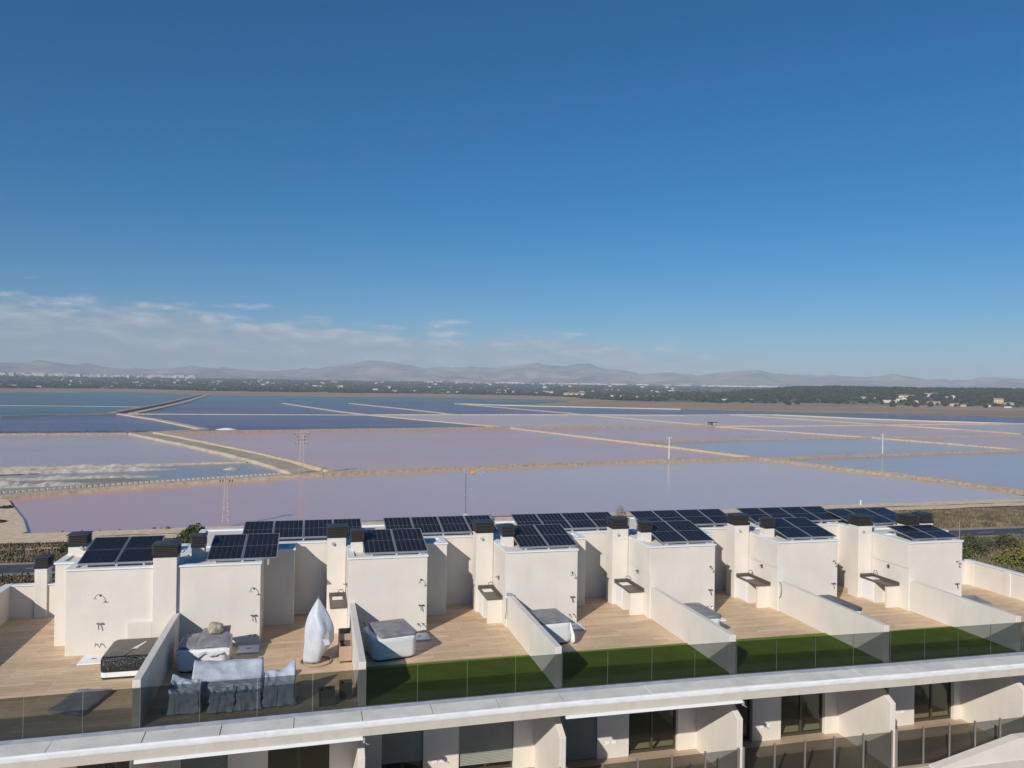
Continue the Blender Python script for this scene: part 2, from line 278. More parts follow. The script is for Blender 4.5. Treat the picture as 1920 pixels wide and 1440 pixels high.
# ------------------------------------------------------------------ geometry helpers
def tag(o, label=None, cat=None, group=None, kind=None):
    for k, v in (('label', label), ('category', cat), ('group', group), ('kind', kind)):
        if v: o[k] = v
    return o
class MB:
    def __init__(s): s.v = []; s.f = []
    def add(s, vs, fs):
        b = len(s.v); s.v += [tuple(p) for p in vs]; s.f += [tuple(i+b for i in f) for f in fs]; return s
    def box(s, x0, x1, y0, y1, z0, z1):
        return s.add([(x0, y0, z0), (x1, y0, z0), (x1, y1, z0), (x0, y1, z0), (x0, y0, z1), (x1, y0, z1), (x1, y1, z1), (x0, y1, z1)],
                     [(3, 2, 1, 0), (4, 5, 6, 7), (0, 1, 5, 4), (1, 2, 6, 5), (2, 3, 7, 6), (3, 0, 4, 7)])
    def prism(s, pts, axis, a, b):
        """polygon (2d) swept along axis: axis 'x' pts=(y,z), 'y' pts=(x,z), 'z' pts=(x,y)"""
        def P(p, t): return {'x': (t, p[0], p[1]), 'y': (p[0], t, p[1]), 'z': (p[0], p[1], t)}[axis]
        n = len(pts)
        return s.add([P(p, a) for p in pts]+[P(p, b) for p in pts],
                     [tuple(range(n))[::-1], tuple(range(n, 2*n))]+[(i, (i+1) % n, n+(i+1) % n, n+i) for i in range(n)])
    def tube(s, path, r, n=6, r1=None):
        path = [Vector(p) for p in path]; m = len(path); vs = []; fs = []
        for i, p in enumerate(path):
            d = (path[min(i+1, m-1)]-path[max(i-1, 0)]).normalized()
            a = d.orthogonal().normalized() if i == 0 else (a-d*a.dot(d)).normalized()
            b = d.cross(a); rr = r if r1 is None else r+(r1-r)*i/max(1, m-1)
            vs += [p+(a*math.cos(2*math.pi*k/n)+b*math.sin(2*math.pi*k/n))*rr for k in range(n)]
        for i in range(m-1):
            fs += [(i*n+k, i*n+(k+1) % n, (i+1)*n+(k+1) % n, (i+1)*n+k) for k in range(n)]
        fs += [tuple(range(n))[::-1], tuple(range((m-1)*n, m*n))]
        return s.add(vs, fs)
    def loft(s, rings, cap=True):
        n = len(rings[0]); vs = [p for r in rings for p in r]; fs = []
        for i in range(len(rings)-1):
            fs += [(i*n+k, i*n+(k+1) % n, (i+1)*n+(k+1) % n, (i+1)*n+k) for k in range(n)]
        if cap: fs += [tuple(range(n))[::-1], tuple(range((len(rings)-1)*n, len(rings)*n))]
        return s.add(vs, fs)
    def mesh(s, name, o=(0, 0, 0), smooth=False):
        me = bpy.data.meshes.new(name); ox, oy, oz = o
        me.from_pydata([(x-ox, y-oy, z-oz) for x, y, z in s.v], [], s.f)
        bm = bmesh.new(); bm.from_mesh(me); bmesh.ops.recalc_face_normals(bm, faces=bm.faces); bm.to_mesh(me); bm.free()
        if smooth: me.polygons.foreach_set('use_smooth', [True]*len(me.polygons))
        me.update(); return me
    def build(s, name, m, parent=None, smooth=False, bevel=0, origin=None):
        po = wloc(parent) if parent else Vector((0, 0, 0))
        if origin is None: origin = po
        me = s.mesh(name, origin, smooth); me.materials.append(MAT[m])
        o = bpy.data.objects.new(name, me); COL.objects.link(o)
        o.location = Vector(origin)-po
        if parent: o.parent = parent
        if bevel:
            b = o.modifiers.new('bevel', 'BEVEL'); b.width = bevel; b.segments = 2; b.limit_method = 'ANGLE'
        return o
def wloc(o):
    l = Vector((0, 0, 0))
    while o: l += o.location; o = o.parent
    return l
def empty(name, loc, label, cat, group=None):
    o = bpy.data.objects.new(name, None); COL.objects.link(o); o.location = loc; o.empty_display_size = .2
    return tag(o, label, cat, group)
def inst(name, me, loc, parent, rot=(0, 0, 0), scale=None):
    o = bpy.data.objects.new(name, me); COL.objects.link(o); o.location = loc; o.rotation_euler = rot
    if scale: o.scale = scale
    if parent: o.parent = parent
    return o
def rrect(cx, cy, w, d, r, z, rot=0, n=5):
    pts = []
    for sx, sy, a0 in ((1, 1, 0), (-1, 1, 90), (-1, -1, 180), (1, -1, 270)):
        for k in range(n+1):
            a = R(a0+90*k/n); pts.append((sx*(w/2-r)+r*math.cos(a), sy*(d/2-r)+r*math.sin(a)))
    c, s_ = math.cos(rot), math.sin(rot)
    return [(cx+x*c-y*s_, cy+x*s_+y*c, z) for x, y in pts]
def nz(x, y, z=0, sc=1): return noise.noise(Vector((x*sc, y*sc, z*sc)))
def struct(mb, name, m, **k): return tag(mb.build(name, m, **k), kind='structure')

# ------------------------------------------------------------------ the setting: ground, water, dikes, plain, hills
struct(MB().add([(-30000, -8000, W-.6), (30000, -8000, W-.6), (30000, 30000, W-.6), (-30000, 30000, W-.6)], [(0, 1, 2, 3)]), 'ground', 'earth')

def poly(name, pts, z, m):
    mb = MB(); mb.add([(x, y, z) for x, y in pts], [tuple(range(len(pts)))])
    o = struct(mb, name, m); return o
PONDS = [
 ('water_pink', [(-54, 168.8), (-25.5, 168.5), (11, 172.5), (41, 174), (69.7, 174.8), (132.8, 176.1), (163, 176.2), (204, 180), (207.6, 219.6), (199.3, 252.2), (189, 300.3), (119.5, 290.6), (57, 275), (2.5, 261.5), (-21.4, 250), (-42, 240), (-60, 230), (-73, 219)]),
 ('water_mud', [(-230, 150), (-75.8, 219.9), (-21, 250), (2.5, 261.5), (-12, 293.7), (-24.4, 306), (-64.6, 297.3), (-100.4, 290.7), (-230, 268)]),
 ('water_lilac', [(-230, 268), (-100.4, 290.7), (-24.4, 306), (-58.6, 398.4), (-94.4, 473.3), (-161.6, 467.1), (-330, 450)]),
 ('water_pink2', [(2.5, 263), (57, 275), (119.5, 290.6), (188.4, 300.4), (180.3, 355), (162.7, 429), (138.3, 541.4), (17.7, 507.5), (-92, 476), (-56, 398), (-29, 338), (-10, 293)]),
 ('water_pink2', [(138.3, 541.4), (162.7, 429), (168, 396), (254, 417), (355, 430), (338, 485), (314, 556), (319, 569)]),
 ('water_sky', [(172, 396), (254.2, 417.2), (356.7, 431.3), (364.5, 378), (369, 330), (309, 320.6), (256.7, 310), (190, 299), (180.3, 355)]),
 ('water_sky', [(190, 296), (256.7, 310), (309, 320.6), (365.6, 329.3), (520, 352), (420, 190), (209, 190), (199, 252)]),
 ('water_pink2', [(369, 330), (364.5, 378), (354.7, 430), (496.6, 447.5), (760, 476), (700, 378), (520, 352)]),
 ('water_pink2', [(318, 571), (402, 577), (508.7, 599), (519.5, 527.7), (516.4, 465), (505, 448), (356, 431), (338, 485), (314, 556)]),
 ('water_lilac', [(508.7, 599), (703.9, 634.5), (1000, 680), (1000, 505), (505, 448), (516, 465), (519.5, 527.7)]),
 ('water_lilac', [(138.3, 541.4), (319.1, 570), (310.9, 666.7), (293.4, 800), (143, 783), (52, 766), (93.6, 653.9)]),
 ('water_lilac', [(320, 571), (508.7, 599), (500.9, 718.5), (484.5, 833), (408, 804.7), (293.5, 800), (310.9, 666.7)]),
 ('water_lilac', [(484.5, 832), (548, 840), (589.5, 747), (630, 675), (690, 632), (508.7, 599), (500.9, 718.5)]),
 ('water_blue', [(548, 840), (484, 832), (408, 805), (293, 800), (269, 988), (240, 1262), (300, 1190), (331.9, 1156.9), (532, 1049), (672, 964), (800, 905), (900, 811), (1100, 690), (690, 632), (630, 675), (589.5, 747)]),
 ('water_blue', [(143, 782), (293, 801), (269, 988), (231.7, 1267), (55.6, 1219), (110.8, 962)]),
 ('water_blue', [(52, 765), (143, 782), (110.8, 962), (55.6, 1219), (-41.3, 1183), (29.2, 845)]),
 ('water_blue', [(-155, 757), (52, 764), (29.2, 845), (-41.3, 1183), (-183.9, 1129), (-162, 782)]),
 ('water_blue', [(-167, 757), (-112.9, 636.7), (-64.4, 512), (-90, 478), (17.7, 507.5), (138.3, 541.4), (93.6, 653.9), (52, 765)]),
 ('water_blue', [(-330, 450), (-161.6, 467), (-94.8, 475.7), (-64.4, 513), (-112.9, 636.7), (-167, 757), (-210, 719.6), (-237, 684.7), (-480, 520)]),
 ('water_teal', [(-480, 520), (-237, 684.7), (-168.4, 761), (-176.3, 772.8), (-190.5, 1072), (-248, 1841), (-300, 2020), (-476, 2230), (-671, 1936), (-1300, 1500), (-900, 800)]),
 ('water_teal', [(-183.9, 1129.5), (-41.3, 1183), (55.6, 1219), (231.7, 1267), (398, 1387), (559.7, 1647), (518, 1807), (278, 1951), (64, 1882), (-246, 1884)]),
]
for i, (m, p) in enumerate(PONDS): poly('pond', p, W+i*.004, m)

def dike(pts, w, h, m='dike', name='dike', wob=.5, slope=.8):
    # resample, trapezoid section with ragged edges
    P = [Vector((*p, 0)) for p in pts]; out = []
    for a, b in zip(P, P[1:]):
        n = max(2, int((b-a).length/(6 if a.y < 400 else 14)))
        out += [a.lerp(b, k/n) for k in range(n)]
    out.append(P[-1]); mb = MB(); rings = []
    for i, p in enumerate(out):
        d = (out[min(i+1, len(out)-1)]-out[max(i-1, 0)]).normalized(); s = Vector((d.y, -d.x, 0))
        wl = w/2+wob*nz(p.x, p.y, 1, .13); wr = w/2+wob*nz(p.x, p.y, 5, .13); hh = h*(1+.18*nz(p.x, p.y, 9, .07))
        rings.append([tuple(p+s*(wl+slope)+Vector((0, 0, W-.4))), tuple(p+s*wl+Vector((0, 0, W+hh))), tuple(p-s*wr+Vector((0, 0, W+hh))), tuple(p-s*(wr+slope)+Vector((0, 0, W-.4)))])
    mb.loft(rings)
    return struct(mb, name, m)
DK = [
 ([(-230, 152), (-75.8, 219.9), (-60.4, 230.1), (-42.3, 240.1), (-21.4, 250.0), (2.5, 261.5)], 4.6, 1.0, 'sand'),
 ([(2.5, 261.5), (57.2, 275.2), (119.5, 290.6), (188.4, 300.4)], 3.6, 1.0, 'dike'),
 ([(193.6, 297.2), (256.7, 310.2), (309.3, 320.6), (365.6, 329.3), (520, 352)], 3.6, 1.0, 'dike'),
 ([(189.6, 299.0), (199.3, 252.2), (207.6, 219.6), (211, 186)], 4.6, 1.0, 'dike'),
 ([(-94.8, 475.7), (17.7, 507.5), (138.3, 541.4), (319.1, 569.6)], 6, 1.3, 'dike'),
 ([(138.3, 541.4), (162.7, 429.2), (180.3, 355.0), (189.6, 300.2)], 4.6, 1.0, 'sand'),
 ([(172, 396), (254.2, 417.2), (356.7, 431.3), (505, 448), (1000, 505)], 4, .8, 'dike'),
 ([(316, 562), (338.3, 485.0), (354.7, 428.8), (364.5, 377.9), (369.0, 331)], 4.6, .9, 'sand'),
 ([(319, 570), (402.3, 576.9), (508.7, 599.3), (703.9, 634.5), (1000, 680)], 5, 1.1, 'sand'),
 ([(293.4, 800), (310.9, 666.7), (321.4, 571)], 5.5, 1.0, 'sand'),
 ([(484.5, 833), (500.9, 718.5), (508.7, 599.3), (519.5, 527.7), (516.4, 465.4), (507, 449)], 5.5, 1.0, 'sand'),
 ([(52.1, 764.7), (143, 782), (293.7, 801.6), (408.1, 804.7), (484.5, 832), (548.3, 840.3), (589.5, 747.2), (630.1, 674.7), (687, 633)], 5, 1.3, 'sand'),
 ([(-330, 450), (-161.6, 467.1), (-94.8, 475.7)], 9, 1.2, 'dike'),
 ([(-230, 268), (-100.4, 290.7), (-64.6, 297.3), (-24.4, 306.2)], 4.5, .7, 'sand'),
 ([(-480, 520), (-237.1, 684.7), (-210.0, 719.6), (-168.4, 759.3)], 7, 1.2, 'dike'),
 ([(-167.0, 755.2), (-112.9, 636.7), (-64.4, 512), (-90, 478)], 6, 1.0, 'sand'),
 ([(-170, 756.7), (-65.8, 758.0), (52, 764.1)], 5, .8, 'sand'),
 ([(-41.3, 1182.9), (29.2, 845.0), (52, 766), (93.6, 653.9), (138.3, 541.4)], 6, 1.0, 'sand'),
 ([(55.6, 1219.2), (110.8, 962.1), (143.1, 781.9)], 7, .9, 'sand'),
 ([(231.7, 1267.5), (269.0, 988.4), (293.4, 799)], 7, .9, 'sand'),
 ([(-176.3, 766), (-190.5, 1072.3), (-252, 1900)], 8, 1.5, 'dike'),
 ([(-158, 762), (-174, 1129.5), (-236, 1900)], 9, 1.2, 'sand'),
 ([(-420, 990), (-341.8, 986.3), (-253.5, 981.1), (-192, 966.4)], 5, .5, 'sand'),
]
for p, w, h, m in DK:
    dike(p, w*.85, h*.9, 'sand_dike' if m == 'sand' else m)
    if m == 'dike' and w < 8: dike(p, w*.36, h*.9+.12, 'sand_dike', 'dike_path', .25, .2)
# wide dirt track between the harvest pond and the big pink pond
dike([(-98, 478), (-58.6, 398.4), (-31.2, 338.7), (-12.3, 293.7), (-2, 262)], 9, 1.05, 'track', 'dirt_track', .8)
dike([(-88, 478), (-50.5, 398.4), (-23, 338.7), (-4, 293.7), (6, 264)], 1.8, 1.4, 'sand_dike', 'dike', .3)
# sandy bank left of the nearest pond
MBk = MB(); MBk.prism([(-230, 148), (-78, 219), (-72, 214), (-66, 200), (-59, 184), (-53.5, 169), (-57, 150), (-230, 140)], 'z', W-.4, W+.42); struct(MBk, 'sand_bank', 'sand')
poly('mud_flat', [(-230, 153), (-76, 221), (-44, 240), (-34, 247), (-52, 256), (-62, 266), (-90, 262), (-150, 254), (-230, 244)], W+.16, 'mud')
poly('mud_flat', [(-230, 254), (-150, 264), (-90, 273), (-58, 284), (-90, 285), (-150, 277), (-230, 265)], W+.16, 'mud')
# salt heaped in long windrows on the harvest pond
def windrow(x0, y0, x1, y1, w, h, seed):
    rows = []; n = int((x1-x0)/1.1); m = 9
    for i in range(n+1):
        t = i/n; cx = x0+(x1-x0)*t; cy = y0+(y1-y0)*t+1.1*nz(cx, seed, 3, .12); ring = []
        e = min(1, 8*t, 8*(1-t)); k = (.62+.35*nz(cx, seed, 0, .15)+.28*nz(cx, seed, 4, .6))*e
        for j in range(m):
            a = j/(m-1)*2-1
            z = h*k*max(0, 1-abs(a)**1.5)+.22*nz(cx*1.1, a*3+seed, 1, 1)*e
            ring.append((cx, cy+a*w/2*(.8+.5*abs(nz(cx, seed+2, 1, .3))), W-.1+max(0, z)))
        rows.append(ring)
    mb = MB(); vs = [p for r in rows for p in r]; fs = [(i*m+j, i*m+j+1, (i+1)*m+j+1, (i+1)*m+j) for i in range(n) for j in range(m-1)]
    mb.add(vs, fs); return mb
for k, (x0, y0, x1, y1, w, h, lb) in enumerate((
    (-150, 283, -40, 299.5, 6, 1.5, 'farthest of the four long salt ridges in the harvest pond'),
    (-150, 268, -44, 285.5, 8, 2.2, 'second farthest and tallest long salt ridge in the harvest pond'),
    (-150, 246, -45, 265.5, 7, 1.6, 'third long salt ridge, broken into lumps, in the harvest pond'),
    (-150, 229.5, -60, 246.5, 9, 2.2, 'nearest long salt ridge beside the pale block edging'))):
    o = windrow(x0, y0, x1, y1, w, h, k*7.3).build('salt_ridge', 'salt', origin=(x0, y0, W)); tag(o, lb, 'salt heap', 'salt ridges in the harvest pond')
def heap(cx, cy, rx, ry, h, m, seed):
    mb = MB(); rings = []; n = 20
    for i in range(7):
        t = i/6; rings.append([(cx+rx*(1-t)**.8*math.cos(a)*(1+.2*nz(math.cos(a)*2, math.sin(a)*2, seed)), cy+ry*(1-t)**.8*math.sin(a), W+.0+h*t*(1+.25*nz(math.cos(a)*2, math.sin(a)*2, seed+t*2))) for a in [2*math.pi*k/n for k in range(n)]])
    mb.loft(rings); return mb
tag(heap(-53, 518.5, 7, 4, 1.2, 'salt_white', 1).build('salt_heap', 'salt_white', origin=(-53, 518, W), smooth=True), 'low bright white salt heap by a dike corner', 'salt heap')
tag(heap(-27, 282, 2.8, 1.6, .8, 'salt', 4).build('salt_heap', 'salt', origin=(-27, 282, W), smooth=True), 'small round salt mound standing alone in the harvest pond', 'salt heap')
# pale blocks along the dike edge
bme = MB().box(-.36, .36, -.35, .35, 0, .5).mesh('edge_block'); bme.materials.append(MAT['block'])
DL = [(-110, 204.5), (-75.8, 219.9), (-60.4, 230.1), (-42.3, 240.1), (-21.4, 250.0), (-8, 256.5)]
cnt = 0
for (ax, ay), (bx, by) in zip(DL, DL[1:]):
    n = int(math.hypot(bx-ax, by-ay)/1.4)
    for k in range(n):
        t = k/n; o = inst('edge_block', bme, (ax+(bx-ax)*t-.9, ay+(by-ay)*t+1.5, W+.9), None, (0, 0, math.atan2(by-ay, bx-ax)))
        tag(o, 'pale block in the row edging the sandy dike of the nearest pond', 'block', 'edging blocks on the dike'); cnt += 1

# near land with the road
def near_land():
    mb = MB(); nx, ny = 150, 60
    xs = [-170+ (430)*i/nx for i in range(nx+1)]; ys = [34+140*j/ny for j in range(ny+1)]
    def shore(x):
        pts = [(-300, 167), (-54, 168.8), (-25.5, 168.5), (11, 172.5), (41, 174), (69.7, 174.8), (132.8, 176.1), (163, 176.2), (198, 178.5), (215, 181), (400, 184)]
        for (a, b), (c, d) in zip(pts, pts[1:]):
            if x <= c: return b+(d-b)*max(0, (x-a))/(c-a)
        return 184
    vs = []; fs = []
    for j in range(ny+1):
        for i, x in enumerate(xs):
            t = j/ny; ye = shore(x)+.5*nz(x, 0, 0, .3); y = 34+(ye-34)*t
            z = W+.32+.14*nz(x, y, 0, .06)
            if 128 < y < 142: z = W+.3
            if j == ny: z = W-.5
            vs.append((x, y, z))
    fs = [(j*(nx+1)+i, j*(nx+1)+i+1, (j+1)*(nx+1)+i+1, (j+1)*(nx+1)+i) for j in range(ny) for i in range(nx)]
    return mb.add(vs, fs)
struct(near_land(), 'scrubland', 'earth')
def strip(x0, x1, yl, z, w, m, name, wob=0):
    mb = MB(); n = int((x1-x0)/6); vs = []
    for i in range(n+1):
        x = x0+(x1-x0)*i/n; y = yl(x); a = wob*nz(x, 3, 0, .1); b = wob*nz(x, 8, 0, .1)
        vs += [(x, y-w/2+a, z), (x, y+w/2+b, z)]
    mb.add(vs, [(2*i, 2*i+2, 2*i+3, 2*i+1) for i in range(n)]); return struct(mb, name, m)
RY = lambda x: 135.2-.006*x
strip(-300, 330, RY, W+.52, 9.2, 'shoulder', 'road_shoulder', .5)
strip(-300, 330, RY, W+.535, 7.0, 'asphalt', 'road')
strip(-300, 330, lambda x: RY(x)-3.2, W+.546, .16, 'road_paint', 'road_edge_line'); strip(-300, 330, lambda x: RY(x)+3.2, W+.546, .16, 'road_paint', 'road_edge_line')
mb = MB()
for k in range(-20, 24):
    x = k*12.0+5; mb.add([(x, RY(x)-.08, W+.546), (x+4.5, RY(x)-.08, W+.546), (x+4.5, RY(x)+.08, W+.546), (x, RY(x)+.08, W+.546)], [(0, 1, 2, 3)])
struct(mb, 'road_centre_line', 'road_paint')
strip(-300, 400, lambda x: 160.5+.035*max(-60, min(200, x))+1.2*nz(x, 0, 0, .02), W+.56, 4.6, 'sand', 'sand_track', .9)
strip(-300, 400, lambda x: 166+.04*max(-60, min(200, x)), W+.5, 5.5, 'sand', 'sandy_shore', 1.2)
strip(-300, 20, lambda x: 150.5+2*nz(x, 0, 0, .03), W+.55, 1.6, 'sand', 'footpath', .8)

# far plain rising slowly to the hills, wooded ridge on the right
def smooth(a, b, x):
    t = max(0, min(1, (x-a)/(b-a))); return t*t*(3-2*t)
SH = [(-40, 2100), (-19.1, 2080), (-11.7, 2350), (-7.4, 1945), (1.96, 1883), (8.1, 1970), (16, 1880), (18.8, 1735), (19.5, 1500), (20.5, 1330), (23, 1250), (26.9, 1176), (34.9, 1175), (41.5, 1208), (47.9, 1212), (60, 1240)]
def shore_r(az):
    for (a, b), (c, d) in zip(SH, SH[1:]):
        if az <= c: return b+(d-b)*max(0, az-a)/(c-a)
    return 1240
def plain_z(az, r):
    s = shore_r(az); k = smooth(s, s+60, r)
    base = W-.3+1.1*k
    rise = 62*max(0, (r-s-150)/(6200-s))**1.0 if r > s+150 else 0
    wr = smooth(24, 37, az)
    ridge = wr*(2.5*smooth(s+40, s+250, r)+34*smooth(s+230, s+1150, r)*(1+.10*nz(az, r/300, 0, .4)))
    return base+max(rise, ridge)
def plain(name, m, t0, t1):
    mb = MB(); azs = [-48+i*.6 for i in range(185)]; vs = []; ts = [k/11 for k in range(12)]
    for az in azs:
        s = shore_r(az); a = s-20 if t0 == 0 else s+t0+60*nz(az, 2, 0, .6); b = s+t1+60*nz(az, 2, 0, .6) if t1 < 3000 else 6300
        for t in ts:
            r = a+(b-a)*t**1.3; vs.append((r*math.sin(R(az)), r*math.cos(R(az)), plain_z(az, r) if t+t0 > 0 else W-.5))
    n = len(ts); mb.add(vs, [(i*n+j, i*n+j+1, (i+1)*n+j+1, (i+1)*n+j) for i in range(len(azs)-1) for j in range(n-1)])
    struct(mb, name, m)
plain('salt_flats', 'plain', 0, 430)
plain('plain', 'fields', 430, 9999)
# sandy spit at the end of the blue pond
dike([(236, 1275), (300, 1205), (345, 1165), (420, 1125), (535, 1060)], 26, .8, 'sand', 'sand_spit', 6)

SKY = [(-60, .9), (-40, 1.1), (-28, .95), (-19.15, 1.04), (-17.47, 1.125), (-16.61, 1.185), (-15.43, 1.048), (-14.22, 1.013), (-12.52, 0.847), (-10.76, 0.818), (-9.12, 1.002), (-8.29, 1.131), (-7.1, 1.05), (-5.36, 1.016), (-3.95, 0.898), (-1.05, 0.882), (0.43, 1.142), (1.92, 1.443), (3.06, 1.661), (3.82, 1.754), (4.77, 1.814), (5.74, 1.638), (6.91, 1.543), (7.69, 1.322), (9.26, 1.35), (11.22, 1.463), (13.2, 1.455), (13.99, 1.586), (15.96, 1.735), (17.54, 1.678), (18.92, 1.696), (19.59, 1.862), (20.69, 1.561), (21.86, 1.497), (23.03, 1.315), (23.8, 1.051), (24.95, 1.221), (26.47, 1.161), (27.98, 1.062), (29.46, 1.308), (31.29, 1.476), (32.01, 1.52), (33.08, 1.265), (34.84, 1.169), (36.56, 1.11), (38.24, 1.052), (39.87, 1.137), (41.46, 1.148), (42.7, 0.948), (43.92, 0.889), (45.1, 0.933), (46.25, 1.11), (47.94, 1.021), (60, 1.2), (75, 1)]
def sky_el(az):
    for (a, b), (c, d) in zip(SKY, SKY[1:]):
        if az <= c: return b+(d-b)*max(0, az-a)/(c-a)
    return 1
mat('hill', (.44, .345, .30), 1.0, base2=(.13, .125, .13), vscale=.003, detail=14)
def hills():
    azs = [-58+i*.2 for i in range(640)]; m = 26; vs = []
    for az in azs:
        top = H+9600*math.tan(R(sky_el(az)))
        for j in range(m):
            t = j/(m-1); r = 5900+4300*t
            x, y = r*math.sin(R(az)), r*math.cos(R(az))
            rid = 1-abs(noise.fractal(Vector((x/900, y/900, .3)), 1, 2, 5))*1.1
            u = (r-5900)/3700
            if u <= 1:
                sh = u**1.5*(.55+.45*u)
                z = 30+(top-30)*(sh*(1-.5*(1-u))+.55*(rid-.62)*u*(1-u)*3.2)+46*u*noise.fractal(Vector((x/300, y/300, .7)), 1, 2, 5)+16*u*noise.noise(Vector((x/75, y/75, .2)))
            else: z = top*(1-1.4*(u-1))
            vs.append((x, y, z))
    mb = MB(); mb.add(vs, [(i*m+j, i*m+j+1, (i+1)*m+j+1, (i+1)*m+j) for i in range(len(azs)-1) for j in range(m-1)])
    struct(mb, 'hills', 'hill', smooth=True)
hills()

# trees of the far plain: many small crowns, one wood
def leaf_ball(vs, fs, c, rx, rz, seed, k=1):
    # low-poly irregular crown
    b = len(vs); n = 6
    for i, (h, rr) in enumerate(((-.75, .55), (-.1, 1.0), (.55, .75))):
        for q in range(n):
            a = 2*math.pi*(q+.5*i)/n; w = rr*rx*(.75+.5*rnd.random())
            vs.append((c[0]+w*math.cos(a), c[1]+w*math.sin(a), c[2]+h*rz*(.8+.4*rnd.random())))
    vs.append((c[0]+rx*.2*(rnd.random()-.5), c[1], c[2]+rz)); t = b+3*n
    for i in range(2):
        for q in range(n): fs.append((b+i*n+q, b+i*n+(q+1) % n, b+(i+1)*n+(q+1) % n, b+(i+1)*n+q))
    for q in range(n): fs.append((b+2*n+q, b+2*n+(q+1) % n, t))
def wood():
    vs = []; fs = []; k = 0
    while k < 12500:
        az = rnd.uniform(-22, 51); right = az > 25 and rnd.random() < .8
        s = shore_r(az)
        if right:
            r = s+330+rnd.random()**.8*1000; dens = smooth(24, 33, az)*(.10+.90*smooth(s+420, s+720, r))
            if nz(az*.55, r/120, 4) < -.18: dens *= .12
        else:
            r = s+420+(rnd.random()**1.6)*3500; dens = .95 if nz(az*.5, r/260, 2) > -.15 else .2
            if az > 16 and r < s+330: dens *= .35
        if rnd.random() > dens: continue
        z = plain_z(az, r); h = rnd.uniform(2.2, 5.0) if not right else rnd.uniform(3.5, 7)
        sc = 1 if right else 1+.25*(r-s)/2500
        leaf_ball(vs, fs, (r*math.sin(R(az)), r*math.cos(R(az)), z+h*.75), h*rnd.uniform(.8, 1.3)*sc, h*.8, k); k += 1
    mb = MB(); mb.v = vs; mb.f = fs
    me = bpy.data.meshes.new('wood'); me.from_pydata(vs, [], fs); me.materials.append(MAT['leaf_pine'])
    o = bpy.data.objects.new('distant_wood', me); COL.objects.link(o)
    tag(o, 'dark green trees scattered over the plain beyond the salt ponds', 'trees', kind='stuff')
wood()
# houses beyond the ponds
def house(az, r, w, d, h, style, label, group=None, rot=None):
    x, y = r*math.sin(R(az)), r*math.cos(R(az)); z = plain_z(az, r)-.6
    e = empty('villa' if style else 'distant_house', (x, y, z), label, 'house', group)
    wm = 'far_wall_ochre' if style == 3 else 'far_wall'
    c = MB(); c.box(x-w/2, x+w/2, y-d/2, y+d/2, z, z+h)
    if style == 2: c.box(x+w*.1, x+w*.45, y-d/2+.6, y+d/2, z+h, z+h+2.8)
    c.build('wall', wm, e)
    if style in (0, 2):
        MB().box(x-w/2-.3, x+w/2+.3, y-d/2-.3, y+d/2+.3, z+h+(2.8 if style == 9 else 0), z+h+.35).build('roof', 'far_flat', e) if style == 0 else MB().box(x+w*.1-.3, x+w*.45+.3, y-d/2+.3, y+d/2+.3, z+h+2.8, z+h+3.1).build('roof', 'far_roof', e)
    else:
        MB().prism([(-d/2-.5+y, z+h), (y, z+h+d*.22), (y+d/2+.5, z+h)], 'x', x-w/2-.5, x+w/2+.5).build('roof', 'far_roof', e)
    if style:
        n = max(2, int(w/4))
        for q in range(n):
            xx = x-w/2+(q+.5)*w/n
            MB().box(xx-.7, xx+.7, y-d/2-.06, y-d/2+.05, z+1.4, z+3.0).build('window', 'window_dark', e)
    e.rotation_euler.z = rot if rot is not None else R(-az)+rnd.uniform(-.4, .4)
    return e
from_px = lambda px: 14.4+math.degrees(math.atan((px-960)/1448.28))
VILLAS = [(1668, 1290, 20, 9, 5, 0, 'long low pale house with flat roof near the left end of the villa slope'), (1712, 1255, 15, 10, 5.2, 2, 'bright white gabled villa nearest the brown shore'),
 (1752, 1270, 18, 8, 4.5, 3, 'wide ochre bungalow beside the white gabled villa'), (1782, 1380, 16, 10, 6.5, 2, 'white villa with terrace rows in the middle of the dark pines'),
 (1797, 1560, 14, 9, 5, 0, 'small white flat-roofed house high up among the pines'), (1790, 1250, 13, 7, 3.4, 1, 'grey-roofed low house near the shore below the pine ridge'),
 (1872, 1330, 13, 9, 7.5, 3, 'ochre two-storey villa with red roof among the pines near the right edge'), (1892, 1300, 12, 7, 3.4, 1, 'low white annexe at the foot of the ochre villa'),
 (1853, 1250, 7, 5, 3, 0, 'tiny white shed on the scrub left of the ochre villa'), (1890, 1235, 9, 4, 2.6, 0, 'white caravan-like cabin near the shore at the far right'),
 (1630, 1350, 26, 8, 4.5, 1, 'long terrace of tan-roofed houses at the left of the villa slope'), (1700, 1400, 24, 10, 5, 1, 'tan-roofed terrace above the white gabled villa'),
 (1745, 1450, 22, 9, 5.5, 1, 'upper tan-roofed terrace under the pine skyline'), (1690, 1330, 16, 9, 5, 2, 'cream villa with square tower between two tan terraces'), (1806, 1240, 8, 6, 3.4, 3, 'small brick-coloured house on the scrub under the pines'),
 (1322, 1420, 16, 10, 5, 2, 'white villa at the left end of the pine ridge'), (1365, 1330, 22, 8, 3.6, 0, 'white walled compound on the brown shore left of the pines'), (1412, 1290, 9, 6, 3, 1, 'small white house on the brown shore left of the pines'),
 (1078, 1960, 52, 14, 5, 1, 'long tan warehouse on the brown shore in the middle distance'), (1030, 2200, 20, 12, 7, 1, 'pink-walled house behind the long tan warehouse')]
for px, r, w, d, h, st, lb in VILLAS: house(from_px(px), (r-1200)*1.5+1560 if r < 1900 else r+300, w*1.2, d*1.2, h*1.15, st, lb, rot=R(-from_px(px))+rnd.uniform(-.25, .25))
